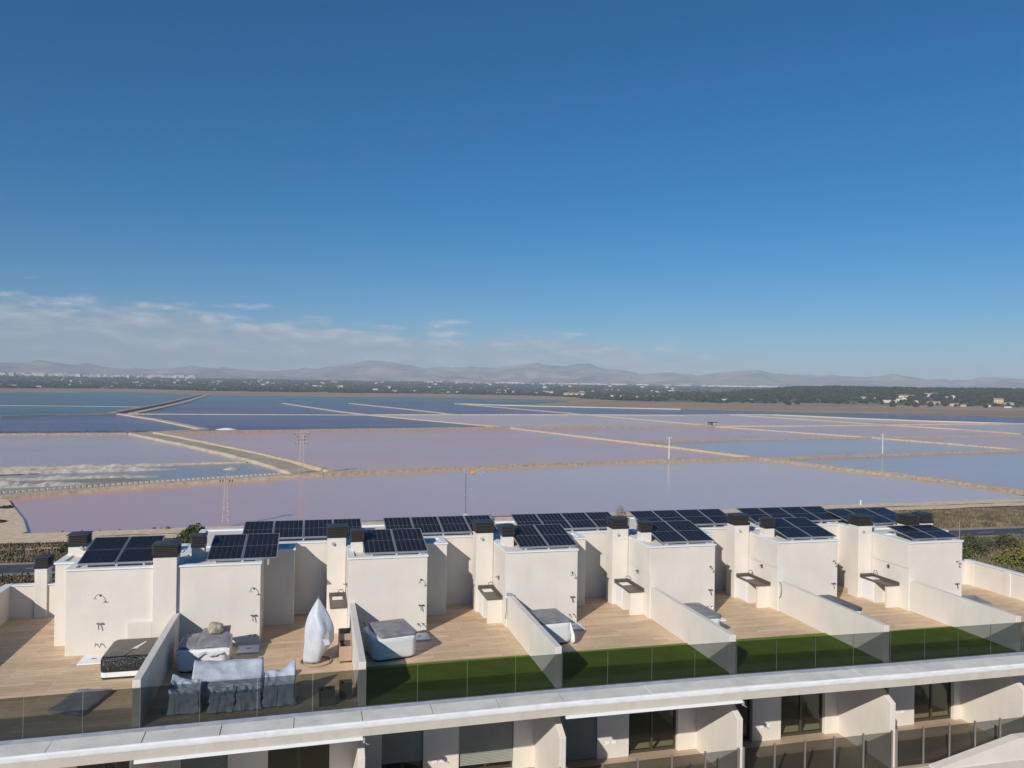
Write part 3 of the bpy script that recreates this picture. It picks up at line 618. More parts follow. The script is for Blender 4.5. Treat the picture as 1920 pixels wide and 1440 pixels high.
for k in range(120):
    az = rnd.uniform(-20, 27); s = shore_r(az); r = s+480+rnd.random()**1.4*3000
    house(az, r, rnd.uniform(6, 15)*(1+(r-s)/5000), 8, rnd.uniform(3.5, 6)*(1+(r-s)/4500), 0, 'small pale house among the trees beyond the salt ponds', 'distant houses on the plain')
for k in range(95):
    az = -20.5+rnd.random()**.9*12.5; r = rnd.uniform(5400, 6100)
    house(az, r, rnd.uniform(14, 45), 20, rnd.uniform(10, 22), 0, 'white block of the far town strung out below the hills', 'blocks of the far town')
for k in range(55):
    az = rnd.uniform(8, 33); r = rnd.uniform(5500, 6100)
    house(az, r, rnd.uniform(30, 110), 20, rnd.uniform(5, 9), 0, 'pale low shed at the foot of the far hills', 'far sheds at the foot of the hills')

# hut on the dike
hx, hy = 318, 573
e = empty('dike_hut', (hx, hy, W+1.2), 'small dark-roofed open hut on a dike crossing', 'hut')
MB().box(hx-4.2, hx+4.2, hy-2, hy+2, W+3.2, W+3.6).build('roof', 'anthracite', e)
MB().box(hx-3.6, hx-1, hy-1.5, hy+1.5, W+1.2, W+3.2).build('wall', 'bark', e)
for sx in (-3.8, 0, 3.8): MB().box(hx+sx-.15, hx+sx+.15, hy-1.8, hy-1.5, W+1.2, W+3.2).build('post', 'concrete_pole', e)

# pylons and poles
def pylon(x, y, h, label, arms):
    e = empty('lattice_pylon', (x, y, W+.9), label, 'pylon'); z0 = W+.9
    b0, b1 = h*.062, h*.022
    leg = MB()
    for sx in (-1, 1):
        for sy in (-1, 1): MB().tube([(x+sx*b0, y+sy*b0, z0), (x+sx*b1, y+sy*b1, z0+h)], .07, 4).build('leg', 'lattice', e)
    br = MB(); n = 11
    for k in range(n):
        t0, t1 = k/n, (k+1)/n; a, b = b0+(b1-b0)*t0, b0+(b1-b0)*t1; za, zb = z0+h*t0, z0+h*t1
        for q in range(4):
            c = [(-1, -1), (1, -1), (1, 1), (-1, 1)]; p, r_ = c[q], c[(q+1) % 4]
            if k % 2: p, r_ = r_, p
            br.tube([(x+p[0]*a, y+p[1]*a, za), (x+r_[0]*b, y+r_[1]*b, zb)],   .035, 3)
            br.tube([(x+p[0]*b, y+p[1]*b, zb), (x+r_[0]*b, y+r_[1]*b, zb)], .03, 3)
    br.build('bracing', 'lattice', e)
    for (zt, ln) in arms:
        arm = MB().tube([(x-ln, y, z0+zt), (x+ln, y, z0+zt)], .06, 4)
        for s in (-1, 1): arm.tube([(x+s*ln, y, z0+zt), (x, y, z0+zt+.9)], .06, 3)
        a = arm.build('crossarm', 'lattice', e)
        for s in (-1, -.55, .55, 1):
            MB().tube([(x+s*ln, y, z0+zt-.1), (x+s*ln, y, z0+zt-.65)], .12, 6).build('insulator', 'insulator', a)
pylon(-3.4, 261.2, 14, 'tall lattice pylon with insulators on the end of the dirt track', [(13.0, 2.2), (12.2, 1.5), (11.1, 1.1), (10.0, 1.9)])
pylon(-17.2, 169.6, 9.3, 'short lattice pylon standing on the near shore', [(9.1, 1.2)])
def pole(x, y, h, label):
    e = empty('concrete_pole', (x, y, W+.9), label, 'pole'); z0 = W+.9
    MB().tube([(x, y, z0), (x, y, z0+h)], .32, 8, .2).build('shaft', 'concrete_pole', e)
    MB().box(x-1.3, x+1.3, y-.1, y+.1, z0+h-.5, z0+h-.25).build('crossarm', 'lattice', e)
    for s in (-1.1, 0, 1.1): MB().tube([(x+s, y, z0+h-.25), (x+s, y, z0+h+.3)], .1, 5).build('insulator', 'lattice', e)
pole(143, 293.6, 9.3, 'pale concrete pole on the dike in the middle distance')
pole(262, 311.3, 9.5, 'pale concrete pole on the right-hand dike between two blue ponds')
pole(152, 129, 9.2, 'thin lamp-like pole beside the road at the right')
# white delineator posts
def delineator(x, y, label):
    e = empty('marker_post', (x, y, W+.4), label, 'post')
    MB().prism([(x-.09, W+.4), (x+.09, W+.4), (x+.09, W+1.9), (x-.09, W+2.1)], 'y', y-.05, y+.05).build('shaft', 'white_paint', e)
delineator(-37.6, 132.2, 'white marker post at the road edge on the left'); delineator(-29.5, 142, 'white marker post on the far road edge behind the left chimney')
tag(MB().tube([(139.5, 173.5, W+.3), (139.5, 173.5, W+1.7)], .16, 8).build('shore_marker', 'white_paint', origin=(139.5, 173.5, W+.9)), 'stubby white marker on the sandy shore behind the panels', 'post')

for k, (x, y, r_) in enumerate(((-30.5, 167.4, .75), (-29.2, 167.6, .5), (-27.9, 167.2, .9), (-47, 167.6, .35), (-43.5, 167.4, .4), (-40.2, 167.3, .35), (-36.8, 167.5, .4), (-33.6, 167.3, .35), (-12.5, 168, .6), (-9.5, 168.3, .5))):
    bm = bmesh.new(); bmesh.ops.create_icosphere(bm, subdivisions=2, radius=r_*.6)
    for v in bm.verts: v.co *= 1+.3*nz(v.co.x*2/r_, v.co.y*2/r_, k)
    me = bpy.data.meshes.new('shore_stone'); bm.to_mesh(me); bm.free(); me.materials.append(MAT['dark_rock'])
    o = bpy.data.objects.new('shore_stone', me); COL.objects.link(o); o.location = (x, y, W+.45); tag(o, 'rough stone on the near shore of the pink pond', 'stone', 'stones along the near shore')
# vegetation near the road
def tuft(vs, fs, x, y, z, r, h, n):
    for k in range(n):
        a = rnd.uniform(0, 6.283); rr = r*math.sqrt(rnd.random()); px, py = x+rr*math.cos(a), y+rr*math.sin(a)
        hh = h*rnd.uniform(.5, 1)*(1-.5*(rr/r)**2); wv = rnd.uniform(.10, .24)*max(1, r*.7); b = len(vs); la = rnd.uniform(0, 6.283); ca, sa = math.cos(la)*wv, math.sin(la)*wv
        lx, ly = rnd.uniform(-.35, .35)*h, rnd.uniform(-.35, .35)*h
        vs += [(px-ca, py-sa, z), (px+ca, py+sa, z), (px+ca*.6+lx*.5, py+sa*.6+ly*.5, z+hh*.7), (px+lx, py+ly, z+hh)]
        fs += [(b, b+1, b+2), (b, b+2, b+3)]
def scrub(name, mname, regions, label):
    vs, fs = [], []
    for (x0, x1, y0, y1, num, r, h, th) in regions:
        for k in range(num):
            x, y = rnd.uniform(x0, x1), rnd.uniform(y0, y1)
            if 130.4 < y+.006*x < 140: continue
            if nz(x, y, 5, .07) < th: continue
            if 157.5 < y-.035*x < 163: continue
            s = rnd.uniform(.5, 1.3); tuft(vs, fs, x, y, W+.25, r*s, h*s, 9)
    me = bpy.data.meshes.new(name); me.from_pydata(vs, [], fs); me.materials.append(MAT[mname])
    o = bpy.data.objects.new(name, me); COL.objects.link(o); return tag(o, label, 'scrub', kind='stuff')
scrub('dry_scrub', 'leaf_dry', [(-75, 10, 141, 157, 3600, .9, .85, -9), (-70, 0, 98, 130.5, 3600, .9, 1.1, -9), (10, 110, 141, 157, 3200, .9, .8, -9), (0, 90, 96, 130, 2600, 1.0, 1.0, -.4), (95, 215, 141, 162, 6800, 1.0, .9, -9), (85, 195, 96, 131.5, 4200, 1.0, 1.2, -.6)], 'dry brown scrub and grass between road and shore')
scrub('green_scrub', 'leaf_olive', [(-75, 10, 141, 155, 1300, 1.0, .9, -.15), (-70, 0, 98, 131, 1500, .9, 1.1, .0), (95, 215, 144, 162, 1100, 1.1, 1.0, .05), (85, 195, 96, 131, 1300, 1.2, 1.5, .05)], 'olive green scrub among the dry grass by the road')
scrub('red_scrub', 'leaf_red', [(95, 215, 144, 164, 1200, 1.0, .8, -.05), (-75, 10, 143, 150, 700, .8, .7, -.05), (85, 195, 98, 131, 500, 1, 1, 0)], 'reddish brown low scrub by the road')
def bush(x, y, r, h, m, label, n=420, name='bush', lean=0):
    e = empty(name, (x, y, W+.3), label, 'bush'); vs, fs = [], []; z0 = W+.3
    for k in range(n):
        while True:
            p = Vector((rnd.uniform(-1, 1), rnd.uniform(-1, 1), rnd.uniform(0, 1)))
            q = p.x*p.x+p.y*p.y+(p.z*1.0)**2
            if .25 < q < 1 and nz(p.x*2, p.y*2, p.z*2+x) > -.30: break
        k3 = 1+.35*nz(p.x*1.7+x, p.y*1.7, p.z*1.7); c = Vector((x+p.x*r*k3, y+p.y*r*k3, z0+.15+p.z*h*k3)); s = rnd.uniform(.11, .24)*min(r, 2.4)*.55
        d1 = Vector((rnd.gauss(0, 1), rnd.gauss(0, 1), rnd.gauss(0, 1))).normalized(); d2 = d1.orthogonal().normalized()
        b = len(vs); vs += [tuple(c-d1*s), tuple(c+d2*s*.7), tuple(c+d1*s), tuple(c-d2*s*.7)]; fs.append((b, b+1, b+2, b+3))
    mb = MB(); mb.v = vs; mb.f = fs
    me = bpy.data.meshes.new('crown'); me.from_pydata([(a-x, b-y, c-z0) for a, b, c in vs], [], fs); me.materials.append(MAT[m])
    o = bpy.data.objects.new('crown', me); COL.objects.link(o); o.parent = e
    st = MB()
    for k in range(5):
        a = rnd.uniform(0, 6.28); st.tube([(x, y, z0-.3), (x+.3*r*math.cos(a), y+.3*r*math.sin(a), z0+.4*h), (x+.6*r*math.cos(a), y+.6*r*math.sin(a), z0+.8*h)], .07, 5, .02)
    st.build('stem', 'bark', e); return e
bush(-20.8, 153, 3.0, 3.0, 'leaf_mid', 'round green bush behind the second small chimney', 1500)
bush(66.5, 160, 1.5, 3.4, 'leaf_dry', 'tall dry tuft of reeds on the shore behind the panels', 420)
bush(36.5, 160, 1.6, 2.2, 'leaf_yellow', 'small yellow-green bush on the shore behind the third chimney pair', 420)
for i, (x, y, r, h, m, lb) in enumerate((
    (118, 117.5, 3.4, 3.36, 'leaf_olive', 'dark round shrub just right of the end roof block'), (128, 119.5, 3, 2.88, 'leaf_olive', 'dark olive shrub right of the first dark shrub beyond the end wall'),
    (118, 108, 3.4, 3.0, 'leaf_yellow', 'yellow-green bush low behind the end parapet'), (126, 109, 3.6, 3.2, 'leaf_yellow', 'broad yellow-green bush in the middle of the roadside thicket'),
    (134, 116.5, 3.4, 3.52, 'leaf_yellow', 'tall yellowish shrub in the roadside thicket'), (143, 118.5, 3.2, 2.72, 'leaf_dry', 'straw-coloured dry shrub right of the tall yellowish shrub'),
    (135, 106, 3.2, 2.6, 'leaf_red', 'brown shrub behind the end parapet near the right edge'), (120, 149, 2.4, 1.6, 'leaf_olive', 'low olive shrub beyond the road'), (139, 152, 2.6, 1.5, 'leaf_red', 'low reddish shrub beyond the road'),
    (112, 114, 2.6, 2.4, 'leaf_green', 'green bush partly hidden by the end roof block'))): bush(x, y, r, h, m, lb, 900)
for i, (x, y, r, h, m, lb) in enumerate((
    (-46, 120, 3, 2.6, 'leaf_olive', 'dark green shrub at the far left below the road'), (-39, 116, 2.8, 2.2, 'leaf_dry', 'dry grassy clump left of the free-standing chimney'),
    (-52, 128, 2.5, 1.8, 'leaf_yellow', 'yellowish shrub on the left road verge'), (-40, 147.5, 2.0, 1.4, 'leaf_olive', 'low olive shrub on the far verge at left'), (-62.5, 181, 1.3, .4, 'leaf_red', 'small dark shrub on the sand bank'), (-68, 201, 1.5, .4, 'leaf_olive', 'second small shrub on the sand bank farther up'))): bush(x, y, r, h, m, lb, 600)
# dark shrubs along the vegetated dike
for k in range(26):
    x = -165+k*2.9; bush(x, 467.5+(x+161)*.13+rnd.uniform(-2, 2), rnd.uniform(1.4, 2.4), rnd.uniform(1.4, 2.2), 'leaf_pine', 'dark shrub in the row on the far left dike', 60, 'dike_shrub')['group'] = 'shrubs on the far left dike'

# ------------------------------------------------------------------ the building
B = empty('terraced_building', (9, 26, W), 'row of cream rendered roof terraces with boxy stair blocks, chimneys and party walls', 'building')
UX = [-10.2, -3.95, 1.45, 6.85, 12.25, 17.5, 22.56, 28.1]     # right faces of the party walls (and the outer ends)
FY = [20.28, 20.40, 20.50, 20.57, 20.50, 20.36, 20.32, 20.2]  # glass line at these walls
CF = [26.12, 26.08, 26.18, 26.18, 26.10, 26.02, 25.03]        # front faces of the stair blocks
def fy(x):
    for i in range(7):
        if x <= UX[i+1]: return FY[i]+(FY[i+1]-FY[i])*(x-UX[i])/(UX[i+1]-UX[i])
    return FY[7]
def strip_x(x0, x1, prof):
    """sweep of a (dy, z) profile that follows the bent front line between x0 and x1"""
    xs = [x0]+[x for x in UX if x0+.02 < x < x1-.02]+[x1]; mb = MB()
    mb.loft([[(x, fy(x)+dy, z) for dy, z in prof] for x in xs]); return mb
X0, X1 = -14.0, 31.0
# core below the terraces, floors
MB().box(-10.4, 28.3, 22.75, 33.0, W, -.35).build('lower_storeys', 'stucco', B)
for i in range(7):
    a = UX[i] if i == 0 else UX[i]; b = UX[i+1]-.19
    if i == 6: b = UX[7]
    if i == 0: b = UX[1]-.19
    back = 31.2 if i in (0, 6) else 29.4
    mb = MB(); mb.add([(a, fy(a)+.03, 0), (b, fy(b)+.03, 0), (b, back, 0), (a, back, 0), (a, fy(a)+.03, -.3), (b, fy(b)+.03, -.3), (b, back, -.3), (a, back, -.3)], [(0, 1, 2, 3), (4, 7, 6, 5), (0, 4, 5, 1), (1, 5, 6, 2), (2, 6, 7, 3), (3, 7, 4, 0)])
    mb.build('terrace_floor', 'deck', B)
# front edge: flashing, slabs, gutter, beam
strip_x(X0, X1, [(.03, .0), (.03, -.3), (-.22, -.3), (-.22, -.035)]).build('flashing', 'flashing', B)
J = [-14.0, -11.8, -9.8, -7.75, -5.77, -3.77, -2.05, -0.34, 1.33, 3.12, 4.9, 6.67, 9.21, 11.7, 14.25, 15.96, 17.67, 19.37, 21.1, 22.9, 24.8, 26.7, 28.6, 31.0]
for a, b in zip(J, J[1:]):
    dz = rnd.uniform(-.008, .008); tw = rnd.uniform(-.006, .006)
    o = strip_x(a+.009, b-.009, [(-.225, -.020+dz), (-.225, -.30), (-.78, -.30), (-.80, -.045+dz+tw)]).build('ledge_slab', 'ledge', B, bevel=.005)
strip_x(X0, X1, [(-.24, -.20), (-.24, -.33), (-.79, -.33), (-.79, -.20)]).build('ledge_bed', 'planter_grey', B)
gp = [(-.805, -.25), (-.805, -.038), (-.835, -.030), (-.855, -.042), (-.866, -.075), (-.868, -.145), (-.860, -.185), (-.845, -.205)]
for a, b in zip([X0, -8.2, -1.0, 5.9, 10.4, 17.9, 24.6], [-8.2, -1.0, 5.9, 10.4, 17.9, 24.6, X1]): strip_x(a+.002, b-.002, gp).build('gutter', 'gutter', B, smooth=False)
strip_x(X0, X1, [(-.805, -.21), (-.852, -.21), (-.852, -.40), (-.70, -.40), (-.70, -.31)]).build('beam', 'beam', B)
strip_x(X0, X1, [(-.70, -.325), (-.70, -.395), (2.4, -.46), (2.4, -.325)]).build('soffit', 'stucco', B)

# party walls
for i in range(1, 7):
    x = UX[i]; yb = CF[i]+.02
    MB().prism([(fy(x)+.02, 0), (fy(x)+.02, 1.15), (yb, 1.15), (yb, 0)], 'x', x-.19, x).build('party_wall', 'stucco', B, bevel=.012)

def block(x0, x1, y0, y1, z1, cop=True, z0=-.3):
    o = MB().box(x0, x1, y0, y1, z0, z1).build('roof_block', 'stucco', B, bevel=.012)
    return o
def coping(o, x0, x1, y0, y1, z, w=.2, ov=.035, t=.055, sides='fblr'):
    mb = MB()
    mb.box(x0-ov, x1+ov, y0-ov, y0+w, z, z+t); mb.box(x0-ov, x0+w, y0+w, y1-w, z, z+t); mb.box(x1-w, x1+ov, y0+w, y1-w, z, z+t); mb.box(x0-ov, x1+ov, y1-w, y1+ov, z, z+t)
    mb.build('coping', 'white_paint', o, bevel=.006)
SLAT = {}
def chimney(x0, x1, y0, y1, z0, zt, nslat=5, pipe=None, name='chimney'):
    o = MB().box(x0, x1, y0, y1, z0, zt).build(name, 'stucco', B, bevel=.01)
    MB().box(x0+.05, x1-.05, y0+.05, y1-.05, zt, zt+.06*nslat+.02).build('core', 'anthracite', o)
    bw, bd = x1-x0, y1-y0; key = (round(bw, 2), round(bd, 2))
    if key not in SLAT:
        w, d = bw/2, bd/2; m = MB()
        # louvre ring: sloping blade, proud at its lower edge
        m.loft([[(-w-.035, -d-.035, 0), (w+.035, -d-.035, 0), (w+.035, d+.035, 0), (-w-.035, d+.035, 0)], [(-w-.035, -d-.035, .010), (w+.035, -d-.035, .010), (w+.035, d+.035, .010), (-w-.035, d+.035, .010)],
                [(-w+.005, -d+.005, .028), (w-.005, -d+.005, .028), (w-.005, d-.005, .028), (-w+.005, d-.005, .028)]])
        me = m.mesh('slat'); me.materials.append(MAT['slat_metal']); SLAT[key] = me
    cx, cy = (x0+x1)/2, (y0+y1)/2; po = wloc(o)
    MB().box(x0-.02, x1+.02, y0-.02, y1+.02, zt-.075, zt+.012).build('collar', 'anthracite', o)
    for k in range(nslat): inst('slat', SLAT[key], Vector((cx, cy, zt+.018+.056*k))-po, o)
    zz = zt+.018+.056*nslat; a = .05
    m = MB(); m.loft([[(x0-a, y0-a, zz), (x1+a, y0-a, zz), (x1+a, y1+a, zz), (x0-a, y1+a, zz)], [(x0-a, y0-a, zz+.02), (x1+a, y0-a, zz+.02), (x1+a, y1+a, zz+.02), (x0-a, y1+a, zz+.02)], [(cx-.03, cy-.03, zz+.075), (cx+.03, cy-.03, zz+.075), (cx+.03, cy+.03, zz+.075), (cx-.03, cy+.03, zz+.075)]])
    m.build('cap', 'cap_steel', o)
    if pipe: MB().tube([(pipe[0], y0+.02, pipe[1]), (pipe[0], y0-.09, pipe[1]-.01)], .055, 10).build('vent_pipe', 'alu', o)
    return o

# stair blocks, units 1..6 (block at the left of the terrace)
for i in range(1, 7):
    xr = UX[i]; yf = CF[i]; xl = xr-.22; d = yf-26.12; xn = UX[i+1]-.22
    o = block(xl, xr+2.37+(.03 if i < 6 else -.1), yf, 28.06+d, 2.58); coping(o, xl, xr+2.40 if i < 6 else xr+2.27, yf, 28.0+d, 2.58)
    o = block(xl+.002, xr+3.40, 28.058+d, 29.25+d, 2.575); coping(o, xl+.05, xr+3.40, 28.06+d, 29.2+d, 2.575)
    if i < 6:
        o = block(xr-.24, xn+.03, 29.248+d, 32.4, 2.57); coping(o, xr-.2, xn-.02, 29.25+d, 32.35, 2.57)
    else:
        o = block(xr-.24, 26.0, 29.248+d, 32.0, 2.57); coping(o, xr-.2, 25.95, 29.25+d, 31.95, 2.57)
# slightly proud upper band on the left face of the blocks above the counters
for i in (3, 4, 5, 6):
    xr = UX[i]; yf = CF[i]
    MB().box(xr-.245, xr-.215, yf+.0, yf+1.95, 1.62, 2.575).build('wall_band', 'stucco', B, bevel=.01)
# chimneys: large one left of each block (2..6), small one on the roof
for i in range(2, 7):
    xr = UX[i]; d = CF[i]-26.12
    chimney(xr-.88, xr-.235, 28.15+d, 28.78+d, -.02, 3.0, pipe=(xr-.70, 2.74))
    if i < 6: chimney(xr-.10, xr+.31, 27.2+d, 27.6+d, 2.3, 3.02)
chimney(-3.80, -3.40, 27.2, 27.6, 2.3, 3.02)
# end unit (6): two more chimneys on the roof
chimney(23.95, 24.5, 26.95, 27.55, 2.3, 2.98); chimney(24.95, 25.5, 27.25, 27.85, 2.3, 2.98)
# unit 0 (mirrored block)
o = block(-7.2, -4.19, CF[0], 29.6, 2.58); coping(o, -7.2, -4.24, CF[0], 29.55, 2.58)
o = block(-7.8, -7.198, 27.18, 30.2, 2.575); coping(o, -7.8, -7.0, 27.18, 30.1, 2.575)
o = block(-4.21, -3.955, 27.4, 31, 2.5)
chimney(-7.74, -7.2, 28.25, 28.85, 2.3, 2.98, pipe=(-7.33, 2.88))
chimney(-4.74, -4.05, 25.98, 26.62, -.02, 3.0)
MB().box(-5.44, -4.742, 25.985, 26.14, -.02, .93).build('low_plinth', 'stucco', B, bevel=.01)
chimney(-9.42, -9.02, 30.55, 31.1, -.02, 1.80, 5)
# outer parapets
p = MB().prism([(fy(-10.2)+.02, -.3), (fy(-10.2)+.02, 1.13), (30.82, 1.13), (30.82, -.3)], 'x', -10.4, -10.2).build('parapet_wall', 'stucco', B, bevel=.01); MB().box(-10.43, -10.17, fy(-10.2), 30.84, 1.13, 1.165).build('coping', 'white_paint', p)
p = MB().box(-10.198, -7.81, 30.62, 30.82, -.3, 1.125).build('parapet_wall', 'stucco', B, bevel=.01); MB().box(-10.17, -7.82, 30.58, 30.86, 1.125, 1.16).build('coping', 'white_paint', p)
p = MB().prism([(fy(28.1)+.02, -.3), (fy(28.1)+.02, 1.02), (28.2, 1.02), (28.2, -.3)], 'x', 28.1, 28.3).build('parapet_wall', 'stucco', B, bevel=.01)
MB().box(28.06, 28.34, fy(28.1), 28.2, 1.02, 1.06).build('coping', 'white_paint', p)
for yy in (21.7, 23.8, 26.0, 27.85): MB().box(28.07, 28.12, yy-.14, yy+.14, -.02, 1.015).build('pilaster', 'stucco', p, bevel=.01)
p = MB().box(25.3, 28.098, 28.0, 28.2, -.3, 1.015).build('parapet_wall', 'stucco', B, bevel=.01)

# lower storey: balcony, divider walls, windows
FZ = -3.1; FYL = 22.5
MB().add([(X0, 19.9, FZ), (X1, 19.9, FZ), (X1, 22.9, FZ), (X0, 22.9, FZ), (X0, 19.9, FZ-.3), (X1, 19.9, FZ-.3), (X1, 22.9, FZ-.3), (X0, 22.9, FZ-.3)], [(0, 1, 2, 3), (7, 6, 5, 4), (0, 4, 5, 1), (2, 6, 7, 3), (0, 3, 7, 4), (1, 5, 6, 2)]).build('balcony_floor', 'balcony_tile', B)
MB().box(X0, X1, 19.55, 20.12, -3.55, -3.12).build('balcony_edge', 'beam', B)
MB().box(X0, X1, 22.55, 22.75, W, -3.4).build('facade_wall', 'stucco', B)
for i in range(0, 7):
    xr = UX[i]
    if i > 0:
        MB().prism([(20.05, -3.4), (20.05, -1.14), (21.35, -.47), (22.6, -.47), (22.6, -3.4)], 'x', xr-.2, xr-.02).build('divider_wall', 'stucco', B, bevel=.012)
    wallx = [(-.02, .62), (1.82, 2.88), (4.55, 5.25 if i < 6 else 5.4)]
    if i == 0: wallx = [(-.02, 2.0), (3.6, 4.3), (5.6, 6.05)]
    for a, b in wallx: MB().box(xr+a, xr+b, FYL, FYL+.24, FZ-.02, -.46).build('facade_pier', 'stucco', B, bevel=.008)
    ops = [(.62, 1.82, 'D'), (2.88, 4.55, 'W')] if i else [(2.0, 3.6, 'W'), (4.3, 5.6, 'W')]
    for a, b, t in ops:
        x0, x1 = xr+a, xr+b; shut = (i in (1, 2, 3) and t == 'D') or (i == 2 and t == 'W')
        w = MB(); fr = .06
        w.box(x0, x0+fr, FYL+.14, FYL+.20, FZ, -.46); w.box(x1-fr, x1, FYL+.14, FYL+.20, FZ, -.46); w.box(x0+fr, x1-fr, FYL+.14, FYL+.20, FZ, FZ+.09); w.box((x0+x1)/2-.035, (x0+x1)/2+.035, FYL+.13, FYL+.205, FZ+.09, -.46)
        wo = w.build('window', 'frame_bronze', B)
        for c, dd in (((x0+fr, (x0+x1)/2-.035), 0), (((x0+x1)/2+.035, x1-fr), 0)):
            MB().box(c[0]+.002, c[1]-.002, FYL+.165, FYL+.175, FZ+.09, -.47).build('pane', 'glass_window', wo)
        if shut:
            zb = {2: FZ+.22 if t == 'W' else FZ+.52}.get(i, FZ+.02); sm = MB(); zc = zb
            while zc < -.48:
                sm.prism([(FYL+.07, zc), (FYL+.055, zc+.022), (FYL+.07, zc+.043), (FYL+.085, zc+.043), (FYL+.085, zc)], 'x', x0+.01, x1-.01); zc += .045
            so_ = sm.build('roller_shutter', 'shutter', B)
    # room behind
    MB().add([(xr, FYL+.26, FZ), (xr+5.2, FYL+.26, FZ), (xr+5.2, 26.5, FZ), (xr, 26.5, FZ), (xr, FYL+.26, -.46), (xr+5.2, FYL+.26, -.46), (xr+5.2, 26.5, -.46), (xr, 26.5, -.46)], [(0, 1, 2, 3), (4, 7, 6, 5), (3, 2, 6, 7), (0, 3, 7, 4), (1, 5, 6, 2)]).build('room_lining', 'room', B)
    if i: 
        for sx in (2.17, 2.39): MB().box(xr+sx-.07, xr+sx+.07, FYL-.018, FYL+.01, -2.67, -2.57).build('socket', 'door_white', B, bevel=.004)
# the core would fill the rooms: cut by moving it back (rooms end at 26.5)
bpy.data.objects['lower_storeys'].data.clear_geometry()
bmx = MB().box(-10.4, 28.3, 26.55, 33.0, W, -.35).box(-10.4, 28.3, 22.77, 26.5, W, FZ-.32).box(-10.4, 28.3, 22.77, 26.5, -.44, -.31).mesh('lower_storeys', wloc(B)); bmx.materials.append(MAT['stucco'])
bpy.data.objects['lower_storeys'].data = bmx
# rising solid parapet at the right
MB().prism([(18.6, -3.6), (18.6, -3.08), (21.75, -2.44), (31, -2.40), (31, -3.44), (20.3, -3.6)], 'y', 19.60, 19.93).build('rising_parapet', 'stucco', B, bevel=.01)

# ------------------------------------------------------------------ glass balustrades
TN = ['leftmost terrace with black tub', 'terrace with covered furniture', 'first turfed terrace from left', 'second turfed terrace from left', 'third turfed terrace from left', 'fourth turfed terrace from left', 'right-hand end terrace']
for i in range(7):
    a, b = UX[i]+.0, UX[i+1]
    e = empty('glass_balustrade', ((a+b)/2, fy((a+b)/2), 0), 'tinted glass balustrade along the front of the '+TN[i], 'balustrade', 'roof terrace balustrades')
    n = 5 if i == 0 else 4
    for k in range(n):
        xa, xb = a+(b-a)*k/n+.008, a+(b-a)*(k+1)/n-.008
        mb = MB(); ya, yb = fy(xa)-.03, fy(xb)-.03
        mb.add([(xa, ya, -.03), (xb, yb, -.03), (xb, yb+.016, -.03), (xa, ya+.016, -.03), (xa, ya, .97), (xb, yb, .97), (xb, yb+.016, .97), (xa, ya+.016, .97)], [(3, 2, 1, 0), (4, 5, 6, 7), (0, 1, 5, 4), (1, 2, 6, 5), (2, 3, 7, 6), (3, 0, 4, 7)])
        pn = mb.build('pane', 'glass_rail', e)
        MB().box(xb+.0015, xb+.0065, yb-.001, yb+.017, -.03, .97).build('edge', 'glass_edge', pn)
for i in range(2, 7):
    a, b = UX[i]-.02, min(UX[i+1]-.2, X1)
    e = empty('balcony_balustrade', ((a+b)/2, 20.0, FZ), 'post and glass balustrade of the balcony below the '+TN[i], 'balustrade', 'balcony balustrades')
    n = 5
    for k in range(n):
        xa, xb = a+(b-a)*k/n+.03, a+(b-a)*(k+1)/n-.03
        MB().box(xa, xb, 19.995, 20.008, FZ+.03, -1.98).build('pane', 'glass_rail', e)
    for k in range(n+1):
        xx = a+(b-a)*k/n
        MB().box(xx-.02, xx+.02, 19.965, 20.03, FZ, -1.93).build('post', 'steel', e, bevel=.004)
# awnings rolled up under the beam
for (xa, xb, lb) in ((-3.9, 1.33, 'white rolled-up awning bar under the terrace with covered furniture'), (6.7, 11.95, 'white rolled-up awning bar under the second turfed terrace')):
    e = empty('awning', ((xa+xb)/2, fy(xa)-.7, -.5), lb, 'awning')
    yb = [fy(x)-.84 for x in (xa, xb)]
    m = MB(); m.loft([[(x, y, -.405), (x, y-.05, -.42), (x, y-.06, -.475), (x, y-.02, -.50), (x, y+.06, -.475)] for x, y in ((xa, yb[0]), (xb, yb[1]))]); m.build('cassette', 'awning', e)
    for x, y in ((xa+.1, yb[0]), (xb-.1, yb[1])): MB().box(x-.04, x+.04, y+.055, y+.9, -.49, -.455).build('bracket', 'awning', e)
    MB().box(xb+.004, xb+.05, yb[1]-.05, yb[1]+.03, -.56, -.44).build('end_cap', 'alu', e)
    MB().tube([(xb+.03, yb[1]+.0, -.52), (xb+.10, yb[1]-.03, -.60), (xb+.16, yb[1], -.62)], .012, 5).build('crank_eye', 'alu', e)

# ------------------------------------------------------------------ turf strips
for i in range(2, 6):
    a, b = UX[i]+.004, UX[i+1]-.194
    yb = 23.26 if i < 5 else 23.0
    mb = MB(); mb.add([(a, fy(a)+.035, .004), (b, fy(b)+.035, .004), (b, yb, .004), (a, yb, .004), (a, fy(a)+.035, .034), (b, fy(b)+.035, .034), (b, yb, .034), (a, yb, .034)], [(3, 2, 1, 0), (4, 5, 6, 7), (0, 1, 5, 4), (1, 2, 6, 5), (2, 3, 7, 6), (3, 0, 4, 7)])
    tag(mb.build('turf_mat', 'turf', origin=((a+b)/2, 21.9, 0)), 'green artificial turf strip on the '+TN[i], 'turf', 'artificial turf strips')

